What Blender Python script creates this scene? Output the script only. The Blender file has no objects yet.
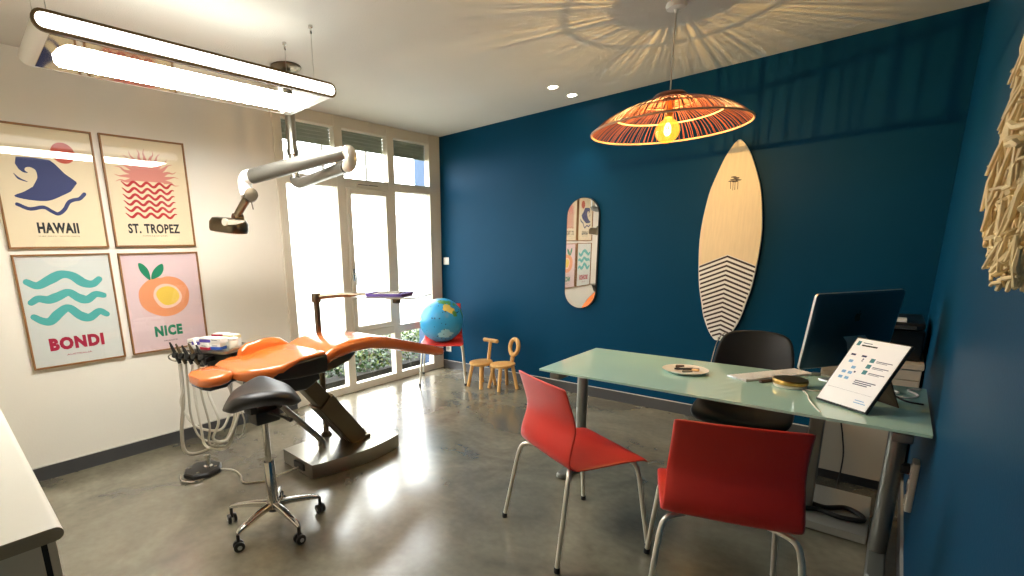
import bpy, bmesh, math, random
from mathutils import Vector, Matrix
PI = math.pi
R = math.radians
rnd = random.Random(7)
SC = bpy.context.scene
COL = SC.collection
# ---------------------------------------------------------------- room measures (metres)
H, XL, YB, XR, YN, CAMZ = 2.637, -3.863, 4.229, 0.170, -0.56, 1.4137

# ---------------------------------------------------------------- materials
def lin(c):
    return tuple(((v / 255) / 12.92 if v / 255 <= .04045 else ((v / 255 + .055) / 1.055) ** 2.4) for v in c) + (1,)

def mat(name, col, rough=.5, metal=0, spec=.5, noise=0, nscale=8, bump=0, bscale=60, coat=0, emit=None, estr=0, stretch=None, rnoise=0, trans=0):
    m = bpy.data.materials.new(name); m.use_nodes = True
    nt = m.node_tree; N = nt.nodes; L = nt.links
    b = N['Principled BSDF']
    c = lin(col)
    b.inputs['Base Color'].default_value = c
    b.inputs['Roughness'].default_value = rough
    b.inputs['Metallic'].default_value = metal
    b.inputs['Specular IOR Level'].default_value = spec
    b.inputs['Coat Weight'].default_value = coat
    b.inputs['Coat Roughness'].default_value = .02 if coat == 1 else .08
    b.inputs['Coat IOR'].default_value = 1.9 if coat == 1 else 1.5
    b.inputs['Transmission Weight'].default_value = trans
    if emit:
        b.inputs['Emission Color'].default_value = lin(emit); b.inputs['Emission Strength'].default_value = estr
    tc = N.new('ShaderNodeTexCoord'); mp = N.new('ShaderNodeMapping')
    L.new(tc.outputs['Object'], mp.inputs['Vector'])
    if stretch: mp.inputs['Scale'].default_value = stretch
    nz = N.new('ShaderNodeTexNoise'); nz.inputs['Scale'].default_value = nscale; nz.inputs['Detail'].default_value = 5
    L.new(mp.outputs['Vector'], nz.inputs['Vector'])
    mx = N.new('ShaderNodeMix'); mx.data_type = 'RGBA'
    mx.inputs['A'].default_value = tuple(v * (1 - noise) for v in c[:3]) + (1,)
    mx.inputs['B'].default_value = tuple(min(1, v * (1 + noise)) for v in c[:3]) + (1,)
    L.new(nz.outputs['Fac'], mx.inputs['Factor'])
    L.new(mx.outputs['Result'], b.inputs['Base Color'])
    if rnoise:
        mr = N.new('ShaderNodeMapRange'); mr.inputs['From Min'].default_value = .3; mr.inputs['From Max'].default_value = .7
        mr.inputs['To Min'].default_value = max(.02, rough - rnoise); mr.inputs['To Max'].default_value = rough + rnoise
        L.new(nz.outputs['Fac'], mr.inputs['Value']); L.new(mr.outputs['Result'], b.inputs['Roughness'])
    if bump:
        n2 = N.new('ShaderNodeTexNoise'); n2.inputs['Scale'].default_value = bscale; n2.inputs['Detail'].default_value = 3
        L.new(mp.outputs['Vector'], n2.inputs['Vector'])
        bp = N.new('ShaderNodeBump'); bp.inputs['Strength'].default_value = bump; bp.inputs['Distance'].default_value = .01
        L.new(n2.outputs['Fac'], bp.inputs['Height']); L.new(bp.outputs['Normal'], b.inputs['Normal'])
    return m

def emis(name, col, s):
    m = bpy.data.materials.new(name); m.use_nodes = True
    N = m.node_tree.nodes; N.clear()
    e = N.new('ShaderNodeEmission'); e.inputs['Color'].default_value = lin(col); e.inputs['Strength'].default_value = s
    o = N.new('ShaderNodeOutputMaterial'); m.node_tree.links.new(e.outputs[0], o.inputs[0])
    return m

def glassy(name, tint=(255, 255, 255), rough=.02, frost=0, glow=None, fac=None):
    """thin pane: clear (or frosted: translucent) sheet with a fresnel reflection"""
    m = bpy.data.materials.new(name); m.use_nodes = True
    nt = m.node_tree; N = nt.nodes; L = nt.links; N.clear()
    t = N.new('ShaderNodeBsdfTransparent'); t.inputs['Color'].default_value = lin(tint)
    base = t
    if frost:
        tl = N.new('ShaderNodeBsdfTranslucent'); tl.inputs['Color'].default_value = lin(tint)
        mx0 = N.new('ShaderNodeMixShader'); mx0.inputs[0].default_value = frost
        L.new(t.outputs[0], mx0.inputs[1]); L.new(tl.outputs[0], mx0.inputs[2]); base = mx0
    if glow:
        e = N.new('ShaderNodeEmission'); e.inputs['Color'].default_value = lin(glow[0]); e.inputs['Strength'].default_value = glow[1]
        ad = N.new('ShaderNodeAddShader'); L.new(base.outputs[0], ad.inputs[0]); L.new(e.outputs[0], ad.inputs[1]); base = ad
    g = N.new('ShaderNodeBsdfGlossy'); g.inputs['Roughness'].default_value = rough
    lw = N.new('ShaderNodeLayerWeight'); lw.inputs['Blend'].default_value = .5
    pw = N.new('ShaderNodeMath'); pw.operation = 'POWER'; pw.inputs[1].default_value = 5
    fr = N.new('ShaderNodeMath'); fr.operation = 'MULTIPLY_ADD'; fr.inputs[1].default_value = .93; fr.inputs[2].default_value = .07
    L.new(lw.outputs['Facing'], pw.inputs[0]); L.new(pw.outputs[0], fr.inputs[0])
    mx = N.new('ShaderNodeMixShader')
    L.new(fr.outputs[0], mx.inputs[0]); L.new(base.outputs[0], mx.inputs[1]); L.new(g.outputs[0], mx.inputs[2])
    o = N.new('ShaderNodeOutputMaterial'); L.new(mx.outputs[0], o.inputs[0])
    return m

def sheen_glass(name, col):
    m = bpy.data.materials.new(name); m.use_nodes = True
    nt = m.node_tree; N = nt.nodes; L = nt.links; N.clear()
    d = N.new('ShaderNodeBsdfDiffuse'); d.inputs['Color'].default_value = lin(col)
    g = N.new('ShaderNodeBsdfGlossy'); g.inputs['Roughness'].default_value = 0
    lw = N.new('ShaderNodeLayerWeight'); lw.inputs['Blend'].default_value = .5
    pw = N.new('ShaderNodeMath'); pw.operation = 'POWER'; pw.inputs[1].default_value = 3
    fr = N.new('ShaderNodeMath'); fr.operation = 'MULTIPLY_ADD'; fr.inputs[1].default_value = .92; fr.inputs[2].default_value = .05
    L.new(lw.outputs['Facing'], pw.inputs[0]); L.new(pw.outputs[0], fr.inputs[0])
    mx = N.new('ShaderNodeMixShader'); L.new(fr.outputs[0], mx.inputs[0]); L.new(d.outputs[0], mx.inputs[1]); L.new(g.outputs[0], mx.inputs[2])
    o = N.new('ShaderNodeOutputMaterial'); L.new(mx.outputs[0], o.inputs[0])
    return m

def floor_mat():
    m = mat('polished_concrete', (150, 141, 115), .2, noise=0, bump=0)
    nt = m.node_tree; N = nt.nodes; L = nt.links; b = N['Principled BSDF']
    tc = N.new('ShaderNodeTexCoord')
    n1 = N.new('ShaderNodeTexNoise'); n1.inputs['Scale'].default_value = 1.7; n1.inputs['Detail'].default_value = 3.5; n1.inputs['Roughness'].default_value = .62
    n1.inputs['Distortion'].default_value = .6
    n2 = N.new('ShaderNodeTexNoise'); n2.inputs['Scale'].default_value = 26; n2.inputs['Detail'].default_value = 2
    for n in (n1, n2): L.new(tc.outputs['Object'], n.inputs['Vector'])
    r = N.new('ShaderNodeValToRGB'); r.color_ramp.elements[0].position = .3; r.color_ramp.elements[1].position = .72
    r.color_ramp.elements[0].color = lin((94, 89, 75)); r.color_ramp.elements[1].color = lin((148, 140, 116))
    L.new(n1.outputs['Fac'], r.inputs['Fac'])
    mx = N.new('ShaderNodeMix'); mx.data_type = 'RGBA'; mx.blend_type = 'MULTIPLY'; mx.inputs['Factor'].default_value = .35
    L.new(r.outputs['Color'], mx.inputs['A']); L.new(n2.outputs['Fac'], mx.inputs['B'])
    L.new(mx.outputs['Result'], b.inputs['Base Color'])
    mr = N.new('ShaderNodeMapRange'); mr.inputs['To Min'].default_value = .15; mr.inputs['To Max'].default_value = .28
    L.new(n1.outputs['Fac'], mr.inputs['Value']); L.new(mr.outputs['Result'], b.inputs['Roughness'])
    b.inputs['Specular IOR Level'].default_value = .5; b.inputs['IOR'].default_value = 2.35
    return m

M = dict(
    wall=mat('white_wall_paint', (228, 222, 208), .7, noise=.04, nscale=3, bump=.05, bscale=90),
    ceil=mat('ceiling_paint', (196, 192, 182), .75, noise=.03, nscale=3, bump=.25, bscale=160),
    blue=mat('blue_wall_paint', (0, 57, 85), .48, spec=.1, noise=.06, nscale=4, bump=.05, bscale=120),
    floor=floor_mat(),
    base=mat('grey_skirting_tile', (66, 66, 66), .35, noise=.08, nscale=12),
    grout=mat('skirting_edge', (185, 180, 168), .5),
    frame=mat('window_frame_paint', (216, 208, 190), .4, noise=.03),
    shutter=mat('grey_green_shutter', (120, 128, 112), .55, noise=.05),
    clear=glassy('clear_glass'),
    frost=glassy('frosted_glass', (250, 250, 246), .1, frost=.55),
    pglass=glassy('picture_glass', rough=.015),
    oak=mat('oak_frame', (134, 92, 44), .5, noise=.25, nscale=6, stretch=(30, 30, 3)),
    pap_beige=mat('beige_paper', (222, 206, 172), .7), pap_grey=mat('pale_grey_paper', (204, 207, 200), .7),
    pap_pink=mat('pale_pink_paper', (214, 190, 190), .7), white=mat('white_paper', (246, 248, 250), .6),
    navy=mat('navy_ink', (38, 48, 98), .6), rust=mat('rust_ink', (186, 68, 40), .6), black=mat('black_ink', (18, 18, 20), .6),
    coral=mat('coral_ink', (204, 130, 116), .6), red_ink=mat('red_ink', (176, 26, 30), .6), teal=mat('teal_ink', (74, 164, 158), .6),
    crim=mat('crimson_ink', (160, 14, 52), .6), peach=mat('peach_ink', (222, 146, 100), .6), yell=mat('yellow_ink', (226, 192, 74), .6),
    green=mat('green_ink', (0, 122, 84), .6), palepk=mat('pale_peel_ink', (232, 196, 178), .6),
    chrome=mat('chrome', (205, 203, 196), .12, 1), steel=mat('brushed_steel', (168, 164, 152), .28, 1, noise=.08, nscale=20, stretch=(1, 1, 12)),
    darksteel=mat('dark_brushed_steel', (112, 100, 82), .3, 1, noise=.1, nscale=20),
    satin=mat('satin_metal_tube', (216, 210, 194), .32, .6), grey_metal=mat('grey_painted_metal', (132, 132, 124), .35, .6),
    mirror_under=mat('polished_underside', (176, 166, 148), .06, 1),
    whitep=mat('white_plastic', (230, 228, 220), .35), cream=mat('cream_plastic', (222, 214, 196), .45),
    blackp=mat('black_plastic', (20, 20, 20), .35), blackl=mat('black_leather', (13, 13, 13), .42, bump=.08, bscale=180),
    orange=mat('orange_upholstery', (204, 104, 40), .25, spec=.7, coat=.6, bump=.04, bscale=120, noise=.05),
    redc=mat('red_seat_shell', (196, 44, 32), .38, noise=.05, nscale=14, bump=.05, bscale=220),
    rubber=mat('black_rubber', (24, 24, 24), .7),
    rattan=mat('rattan_cane', (128, 70, 50), .5, noise=.2, nscale=30),
    rattan_ring=mat('pale_cane_hoop', (190, 150, 120), .5),
    glass_top=sheen_glass('pale_green_glass', (188, 228, 214)),
    glass_edge=mat('green_glass_edge', (168, 206, 186), .1),
    wood=mat('light_wood', (206, 158, 92), .45, noise=.22, nscale=5, stretch=(14, 14, 2)),
    board=mat('surfboard_wood', (228, 206, 166), .4, noise=.12, nscale=5, stretch=(16, 1, 1.3)),
    stripe=mat('dark_brown_stripe', (52, 36, 34), .5),
    drift=mat('driftwood', (226, 198, 148), .6, noise=.4, nscale=22),
    mirror=mat('mirror_silver', (240, 240, 238), .01, 1),
    screen_alu=mat('dark_aluminium', (70, 92, 104), .35, .8), alu=mat('light_aluminium', (206, 206, 206), .3, .8),
    brass=mat('brushed_brass', (190, 150, 84), .3, 1), brownw=mat('dark_brown_wood', (62, 42, 22), .5, noise=.2),
    bisque=mat('cabinet_beige', (190, 182, 164), .5, noise=.02), charcoal=mat('charcoal_plinth', (40, 44, 48), .5),
    counter=mat('pale_counter_laminate', (232, 228, 214), .4, noise=.02), brown_edge=mat('brown_grey_edge', (150, 138, 114), .5),
    panel=mat('pale_carcass_panel', (206, 198, 176), .5),
    sea=mat('globe_sea', (52, 150, 200), .3, noise=.25, nscale=5), land_g=mat('globe_green_land', (78, 138, 66), .4, noise=.3, nscale=14),
    land_y=mat('globe_yellow_land', (222, 190, 84), .4, noise=.3, nscale=14), land_t=mat('globe_tan_land', (170, 150, 100), .4),
    ice=mat('globe_pale_ice', (150, 200, 216), .4), ink=mat('globe_ink', (24, 50, 84), .5),
    purple=mat('purple_tray', (92, 62, 150), .4), hose=mat('grey_hose', (176, 168, 148), .45), hose2=mat('pale_hose', (214, 208, 192), .45),
    b_blue=mat('blue_print', (36, 80, 170), .5), b_red=mat('red_print', (170, 26, 48), .5), b_purple=mat('purple_print', (84, 66, 160), .5), b_cream=mat('cream_card', (224, 210, 150), .5),
    led=emis('lit_diffuser', (255, 252, 246), 4.0), led2=emis('lit_lower_diffuser', (255, 252, 246), 33.0), led3=emis('lit_rear_diffuser', (255, 252, 246), 1.6), uplight=emis('lit_top_diffuser', (255, 252, 244), 2.5), spot_lit=emis('lit_spot', (255, 246, 225), 30),
    fil=emis('hot_filament', (255, 226, 160), 14), trim_br=mat('brown_trim', (104, 84, 54), .4, .4),
    bulb=glassy('amber_bulb_glass', (255, 214, 140), .02, glow=((255, 180, 64), .5)),
    leaf=mat('hedge_leaf', (28, 58, 20), .45, noise=.5, nscale=3), leaf2=mat('pale_leaf', (84, 98, 34), .5, noise=.3, nscale=3), soil=mat('soil', (30, 28, 22), .9, noise=.3),
    render_w=mat('blue_grey_render', (52, 72, 98), .8, noise=.2, nscale=40), paving=mat('outdoor_ground', (84, 88, 66), .8, noise=.1),
    post=mat('outdoor_post', (60, 56, 48), .6), seam=mat('dark_seam', (90, 40, 14), .5), teal2=mat('teal_square', (60, 130, 140), .6),
    plate=mat('grey_plate', (150, 148, 138), .5), arm_grey=mat('lamp_arm_grey', (118, 116, 108), .38, .75), sky_ink=mat('pale_blue_print', (120, 176, 220), .6), slate=mat('slate_print', (70, 80, 110), .6), cord=mat('lamp_cord', (206, 196, 180), .5),
)

# ---------------------------------------------------------------- mesh builder
def sub(pts, n=6, closed=False):
    """Catmull-Rom through the points"""
    P = [Vector(p) for p in pts]; out = []
    m = len(P) if closed else len(P) - 1
    for i in range(m):
        p1, p2 = P[i], P[(i + 1) % len(P)]
        p0 = P[i - 1] if (i > 0 or closed) else p1 * 2 - p2
        p3 = P[(i + 2) % len(P)] if (i + 2 < len(P) or closed) else p2 * 2 - p1
        for k in range(n):
            t = k / n
            out.append(.5 * ((2 * p1) + (p2 - p0) * t + (2 * p0 - 5 * p1 + 4 * p2 - p3) * t * t + (3 * p1 - p0 - 3 * p2 + p3) * t ** 3))
    if not closed: out.append(P[-1])
    return out

def rrect(w, h, r, n=4, cx=0, cy=0):
    r = min(r, w / 2 - 1e-5, h / 2 - 1e-5); out = []
    for (sx, sy, a0) in ((1, 1, 0), (-1, 1, 90), (-1, -1, 180), (1, -1, 270)):
        for k in range(n + 1):
            a = R(a0 + 90 * k / n)
            out.append((cx + sx * (w / 2 - r) + r * math.cos(a), cy + sy * (h / 2 - r) + r * math.sin(a)))
    return out

class MB:
    def __init__(s, *mats):
        s.bm = bmesh.new(); s.mats = list(mats); s.mi = 0
    def m(s, material):
        if material not in s.mats: s.mats.append(material)
        s.mi = s.mats.index(material); return s
    def face(s, vs):
        try:
            f = s.bm.faces.new(vs); f.material_index = s.mi; return f
        except ValueError: return None
    def ngon(s, pts):
        return s.face([s.bm.verts.new(Vector(p)) for p in pts])
    def loft(s, secs, closed=True, caps=True, loop=False):
        rows = [[s.bm.verts.new(Vector(p)) for p in sec] for sec in secs]
        n = len(rows[0]); k = len(rows)
        for i in range(k if loop else k - 1):
            a, b = rows[i], rows[(i + 1) % k]
            for j in range(n if closed else n - 1):
                s.face((a[j], a[(j + 1) % n], b[(j + 1) % n], b[j]))
        if caps and closed and not loop:
            s.face(rows[0][::-1]); s.face(rows[-1])
        return rows
    def box(s, lo, hi, bev=0, rot=None, about=None):
        lo, hi = Vector(lo), Vector(hi)
        b2 = bmesh.new(); bmesh.ops.create_cube(b2, size=1)
        d = hi - lo
        for v in b2.verts: v.co = Vector((v.co.x * d.x, v.co.y * d.y, v.co.z * d.z)) + (lo + hi) / 2
        if bev: bmesh.ops.bevel(b2, geom=b2.edges[:], offset=bev, segments=2, affect='EDGES', profile=.5)
        s.merge(b2, rot, about if about is not None else (lo + hi) / 2); return s
    def merge(s, b2, rot=None, about=(0, 0, 0)):
        about = Vector(about)
        mp = {}
        for v in b2.verts:
            co = v.co.copy()
            if rot is not None: co = rot @ (co - about) + about
            mp[v] = s.bm.verts.new(co)
        for f in b2.faces: s.face([mp[v] for v in f.verts])
        b2.free()
    def tube(s, pts, r, n=10, closed=False, caps=True):
        P = [Vector(p) for p in pts]; rr = r if isinstance(r, (list, tuple)) else [r] * len(P)
        k = len(P); secs = []; up = None
        for i, p in enumerate(P):
            a = P[i - 1] if (i > 0 or closed) else p
            b = P[(i + 1) % k] if (i < k - 1 or closed) else p
            t = (b - a).normalized() if (b - a).length > 1e-9 else Vector((0, 0, 1))
            if up is None: up = t.orthogonal().normalized()
            up = (up - t * up.dot(t))
            up = up.normalized() if up.length > 1e-6 else t.orthogonal().normalized()
            w = t.cross(up)
            secs.append([p + (up * math.cos(2 * PI * j / n) + w * math.sin(2 * PI * j / n)) * rr[i] for j in range(n)])
        s.loft(secs, True, caps, closed); return s
    def cyl(s, a, b, r, r2=None, n=20):
        return s.tube([a, b], [r, r if r2 is None else r2], n)
    def lathe(s, prof, o=(0, 0, 0), n=28, axis=None):
        """profile of (radius, height) turned about an axis through o"""
        ax = Vector(axis or (0, 0, 1)).normalized(); u = ax.orthogonal().normalized(); w = ax.cross(u); o = Vector(o)
        s.loft([[o + ax * z + (u * math.cos(2 * PI * j / n) + w * math.sin(2 * PI * j / n)) * max(r, 1e-4) for j in range(n)] for r, z in prof])
        return s
    def prism(s, poly, a, b, plane='xy'):
        """polygon extruded between two levels; plane names the polygon's axes"""
        def P(u, v, w): return {'xy': (u, v, w), 'xz': (u, w, v), 'yz': (w, u, v)}[plane]
        s.loft([[P(u, v, a) for u, v in poly], [P(u, v, b) for u, v in poly]]); return s
    def sphere(s, c, r, n=20, sc=(1, 1, 1)):
        b2 = bmesh.new(); bmesh.ops.create_uvsphere(b2, u_segments=n, v_segments=max(6, n // 2), radius=r)
        for v in b2.verts: v.co = Vector((v.co.x * sc[0], v.co.y * sc[1], v.co.z * sc[2])) + Vector(c)
        s.merge(b2); return s
    # flat art in the frame x = right, z = up, -y = out of the wall
    def art(s, pts, d): return s.ngon([(u, -d, v) for u, v in pts][::1])
    def disc(s, c, r, d, n=36, ry=None):
        return s.art([(c[0] + r * math.cos(2 * PI * k / n), c[1] + (ry or r) * math.sin(2 * PI * k / n)) for k in range(n)], d)
    def stroke(s, pts, w, d, n=8, smooth=True):
        P = sub([(u, 0, v) for u, v in pts], n) if smooth else [Vector((u, 0, v)) for u, v in pts]
        ww = w if isinstance(w, (list, tuple)) else [w] * len(pts)
        prev = None; L = len(P) - 1
        for i, p in enumerate(P):
            t = (P[min(i + 1, L)] - P[max(i - 1, 0)]).normalized(); nrm = Vector((-t.z, 0, t.x))
            q = i / L * (len(ww) - 1); k = min(int(q), len(ww) - 2); wd = ww[k] + (ww[k + 1] - ww[k]) * (q - k)
            a, b = p + nrm * wd / 2, p - nrm * wd / 2
            cur = (s.bm.verts.new((a.x, -d, a.z)), s.bm.verts.new((b.x, -d, b.z)))
            if prev: s.face((prev[0], prev[1], cur[1], cur[0]))
            prev = cur
        for e, wd in ((P[0], ww[0]), (P[-1], ww[-1])):
            if wd > .004: s.disc((e.x, e.z), wd / 2, d - .0003, 14)
        return s
    def text(s, body, x0, x1, z0, z1, d, bold=.012, sp=1.0):
        cu = bpy.data.curves.new('t', 'FONT'); cu.body = body; cu.offset = bold; cu.space_character = sp; cu.resolution_u = 3
        ob = bpy.data.objects.new('t', cu); COL.objects.link(ob)
        bpy.context.view_layer.update()
        me = ob.evaluated_get(bpy.context.evaluated_depsgraph_get()).to_mesh()
        xs = [v.co.x for v in me.vertices]; ys = [v.co.y for v in me.vertices]
        a, b, c, e = min(xs), max(xs), min(ys), max(ys)
        vs = [s.bm.verts.new((x0 + (v.co.x - a) / (b - a) * (x1 - x0), -d, z0 + (v.co.y - c) / (e - c) * (z1 - z0))) for v in me.vertices]
        for p in me.polygons: s.face([vs[i] for i in p.vertices])
        bpy.data.objects.remove(ob); bpy.data.curves.remove(cu); return s
    def build(s, name, parent=None, smooth=True, loc=None, angle=38, mods=(), kind=None, fix=True):
        me = bpy.data.meshes.new(name)
        if fix: bmesh.ops.recalc_face_normals(s.bm, faces=s.bm.faces[:])
        s.bm.to_mesh(me); s.bm.free()
        for m_ in s.mats: me.materials.append(m_)
        if smooth:
            for p in me.polygons: p.use_smooth = True
            me.set_sharp_from_angle(angle=R(angle))
        o = bpy.data.objects.new(name, me); COL.objects.link(o)
        if parent: o.parent = parent
        if loc: o.location = loc
        for md in mods:
            q = o.modifiers.new(md[0], md[0])
            for k, v in md[1].items(): setattr(q, k, v)
        if kind: o['kind'] = kind
        return o

SUBS = ('SUBSURF', dict(levels=2, render_levels=2))
def tag(o, label, cat, group=None, kind=None):
    o['label'] = label; o['category'] = cat
    if group: o['group'] = group
    if kind: o['kind'] = kind
    return o
def thing(name, label, cat, loc=(0, 0, 0), rotz=0, group=None):
    o = bpy.data.objects.new(name, None); COL.objects.link(o); o.empty_display_size = .05
    o.location = loc; o.rotation_euler = (0, 0, rotz)
    return tag(o, label, cat, group)
def struct(o):
    o['kind'] = 'structure'; return o
def dup(root, loc, rotz, label, group=None):
    r = root.copy(); COL.objects.link(r); r.location = loc; r.rotation_euler = (0, 0, rotz); r['label'] = label
    if group: r['group'] = group
    for ch in list(root.children):
        c = ch.copy(); COL.objects.link(c); c.parent = r
        for g in ch.children:
            e = g.copy(); COL.objects.link(e); e.parent = c
    return r

# ================================================================ THE ROOM
def shell_box(name, lo, hi, m):
    return struct(MB(m).box(lo, hi).build(name, smooth=False))
T = .2
shell_box('floor', (XL - T, YN - T, -.2), (XR + T, YB + T, 0), M['floor'])
shell_box('ceiling', (XL - T, YN - T, H), (XR + T, YB + T, H + .2), M['ceil'])
WY0 = 2.2
shell_box('wall_left', (XL - T, YN - T, 0), (XL, WY0, H), M['wall'])
shell_box('wall_far', (XL - T, YB, 0), (XR + T, YB + T, H), M['blue'])
shell_box('wall_right', (XR, YN - T, 0), (XR + T, YB, H), M['blue'])
shell_box('wall_near', (XL - T, YN - T, 0), (XR + T, YN, H), M['wall'])
BH = .098
def skirting(name, lo, hi, ax):
    b = MB(M['base'], M['grout'])
    b.box(lo, (hi[0], hi[1], BH - .005))
    b.m(M['grout']).box((lo[0], lo[1], BH - .005), (hi[0], hi[1], BH), 0)
    struct(b.build(name, smooth=False))
skirting('baseboard_left', (XL, YN, 0), (XL + .012, WY0 - .012, BH), 'y')
skirting('baseboard_far', (XL + .012, YB - .012, 0), (XR, YB, BH), 'x')
skirting('baseboard_right', (XR - .010, 2.0, 0), (XR, YB - .012, BH), 'y')

# window wall: y 2.2 .. 4.229, floor to ceiling
win = bpy.data.objects.new('window_1', None); COL.objects.link(win); win.location = (XL, WY0, 0); struct(win)
b = MB(M['frame'])
Y = lambda y: y - WY0
xo, xi = -.075, 0.0
for y0, y1 in ((2.2, 2.273), (2.803, 2.893), (3.447, 3.535), (4.056, YB)):
    b.box((xo, Y(y0), 0), (xi, Y(y1), H), .004)
for z0, z1 in ((0, .079), (.531, .613), (2.013, 2.099), (2.537, H)):
    for y0, y1 in ((2.273, 2.803), (2.893, 3.447), (3.535, 4.056)):
        b.box((xo, Y(y0) - .004, z0), (xi - .004, Y(y1) + .004, z1), .004)
b.box((-.02, -.018, 0), (.012, .012, H), .003)          # casing against the white wall
o = b.build('window_frame', win, smooth=False); struct(o)
# opening sash
b = MB(M['frame'])
sy0, sy1, sz0, sz1, sw = Y(2.900), Y(3.440), .618, 2.008, .052
for lo, hi in (((-.05, sy0, sz0), (.014, sy0 + sw, sz1)), ((-.05, sy1 - sw, sz0), (.014, sy1, sz1)),
               ((-.05, sy0 + sw, sz0), (.014, sy1 - sw, sz0 + sw)), ((-.05, sy0 + sw, sz1 - sw), (.014, sy1 - sw, sz1))):
    b.box(lo, hi, .004)
b.build('sash_frame', win, smooth=False)
b = MB(M['chrome'])
b.box((.013, sy0 + .012, 1.13), (.021, sy0 + .038, 1.25), .004)
b.cyl((.02, sy0 + .025, 1.2), (.05, sy0 + .025, 1.2), .008, n=12)
b.box((.044, sy0 + .017, 1.09), (.056, sy0 + .033, 1.21), .005)
b.build('handle', win)
b = MB(M['frame'], M['charcoal'])
b.box((-.004, Y(3.03), 2.032), (.006, Y(3.31), 2.066), .003)
b.m(M['charcoal'])
b.box((.0055, Y(3.045), 2.046), (.0068, Y(3.165), 2.052)); b.box((.0055, Y(3.175), 2.046), (.0068, Y(3.295), 2.052))
b.build('air_vent', win, smooth=False)
gx = -.045
panes = [(2.273, 2.803, .613, 2.013, 'frost'), (2.952, 3.388, .670, 1.956, 'frost'), (3.535, 4.056, .613, 2.013, 'frost')]
for y0, y1 in ((2.273, 2.803), (2.893, 3.447), (3.535, 4.056)):
    panes += [(y0, y1, .079, .531, 'clear'), (y0, y1, 2.099, 2.537, 'clear')]
for y0, y1, z0, z1, k in panes:
    MB(M[k]).ngon([(gx, Y(y0), z0), (gx, Y(y1), z0), (gx, Y(y1), z1), (gx, Y(y0), z1)])
    bb = MB(M[k]); bb.ngon([(gx, Y(y0) - .003, z0 - .003), (gx, Y(y1) + .003, z0 - .003), (gx, Y(y1) + .003, z1 + .003), (gx, Y(y0) - .003, z1 + .003)])
    q = bb.build('pane', win, smooth=False)
for y0, y1 in ((2.273, 2.803), (2.893, 3.447), (3.535, 4.056)):
    b = MB(M['shutter'])
    for k in range(5):
        z1 = 2.552 - k * .031
        b.box((-.095, Y(y0) - .01, z1 - .0295), (-.082, Y(y1) + .01, z1), .003)
    b.box((-.1, Y(y0) - .01, 2.383), (-.08, Y(y1) + .01, 2.398), .002)
    b.build('roller_shutter', win, smooth=False)

# ================================================================ OUTSIDE
shell_box('ground_outside', (-60, -50, -.25), (XL - .2, 60, -.05), M['paving'])
b = MB(M['render_w']); b.box((-4.30, 4.25, -.05), (XL - .2, 4.6, 3.2)); struct(b.build('wall_exterior', smooth=False))
r2 = random.Random(3)
b = MB(M['leaf'], M['leaf2'], M['soil'])
b.m(M['soil']).box((-5.75, 1.2, -.05), (-4.3, 5.6, .02))
for i in range(9000):
    x, y = r2.uniform(-5.7, -4.33), r2.uniform(1.25, 5.55)
    top = .14 + .42 * max(0, (-4.33 - x) / 1.37) + .1 * math.sin(y * 5 + x * 3)
    z = r2.uniform(0.02, max(.06, top))
    c = Vector((x, y, z)); L = r2.uniform(.025, .06)
    t = Vector((r2.uniform(-1, 1), r2.uniform(-1, 1), r2.uniform(-.3, .8))).normalized(); n = t.orthogonal().normalized()
    n = (n * math.cos(i) + t.cross(n) * math.sin(i)) * L * .42
    b.m(M['leaf2'] if r2.random() < (.18 if y < 3.6 else .4) else M['leaf'])
    b.ngon([c, c + t * L * .5 + n, c + t * L, c + t * L * .5 - n])
tag(b.build('low_shrubbery', smooth=False, fix=False), 'low leafy shrubbery growing outside along the window wall', 'shrubs', kind='stuff')
for (x, y, lab) in ((-6.1, 4.20, 'thin pale outdoor post seen through the first upper pane'), (-6.1, 4.99, 'thin pale outdoor post seen through the middle upper pane')):
    b = MB(M['post']); b.cyl((0, 0, 0), (0, 0, 3.4), .022, n=12); b.lathe([(.05, 0), (.05, .012), (.024, .02)], n=16)
    tag(b.build('outdoor_post', loc=(x, y, -.05)), lab, 'post')

# ================================================================ POSTERS
def poster(lab, y0, z0, w, h, paper, draw):
    t = thing('framed_poster', lab, 'poster', (XL, y0 + w / 2, z0), R(90), 'framed travel posters on the white wall')
    fw, fd = .011, .024; X = w / 2
    b = MB(M['oak'])
    for lo, hi in (((-X, -fd, 0), (-X + fw, 0, h)), ((X - fw, -fd, 0), (X, 0, h)), ((-X + fw, -fd, 0), (X - fw, 0, fw)), ((-X + fw, -fd, h - fw), (X - fw, 0, h))):
        b.box(lo, hi, .0015)
    b.build('frame', t, smooth=False)
    b = MB(paper)
    b.box((-X + fw, -.012, fw), (X - fw, -.002, h - fw))
    draw(b, lambda pts: [(u - X, v) for u, v in pts], lambda u: u - X)
    b.build('print', t, smooth=False, fix=False)
    b = MB(M['pglass']); b.ngon([(-X + fw - .002, -.018, fw - .002), (X - fw + .002, -.018, fw - .002), (X - fw + .002, -.018, h - fw + .002), (-X + fw - .002, -.018, h - fw + .002)])
    b.build('glass_pane', t, smooth=False)
    return t
def v2(pts, n=6, closed=True): return [(p.x, p.y) for p in sub([(u, v, 0) for u, v in pts], n, closed)]
D1, D2, D3 = .0126, .0132, .0138
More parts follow.
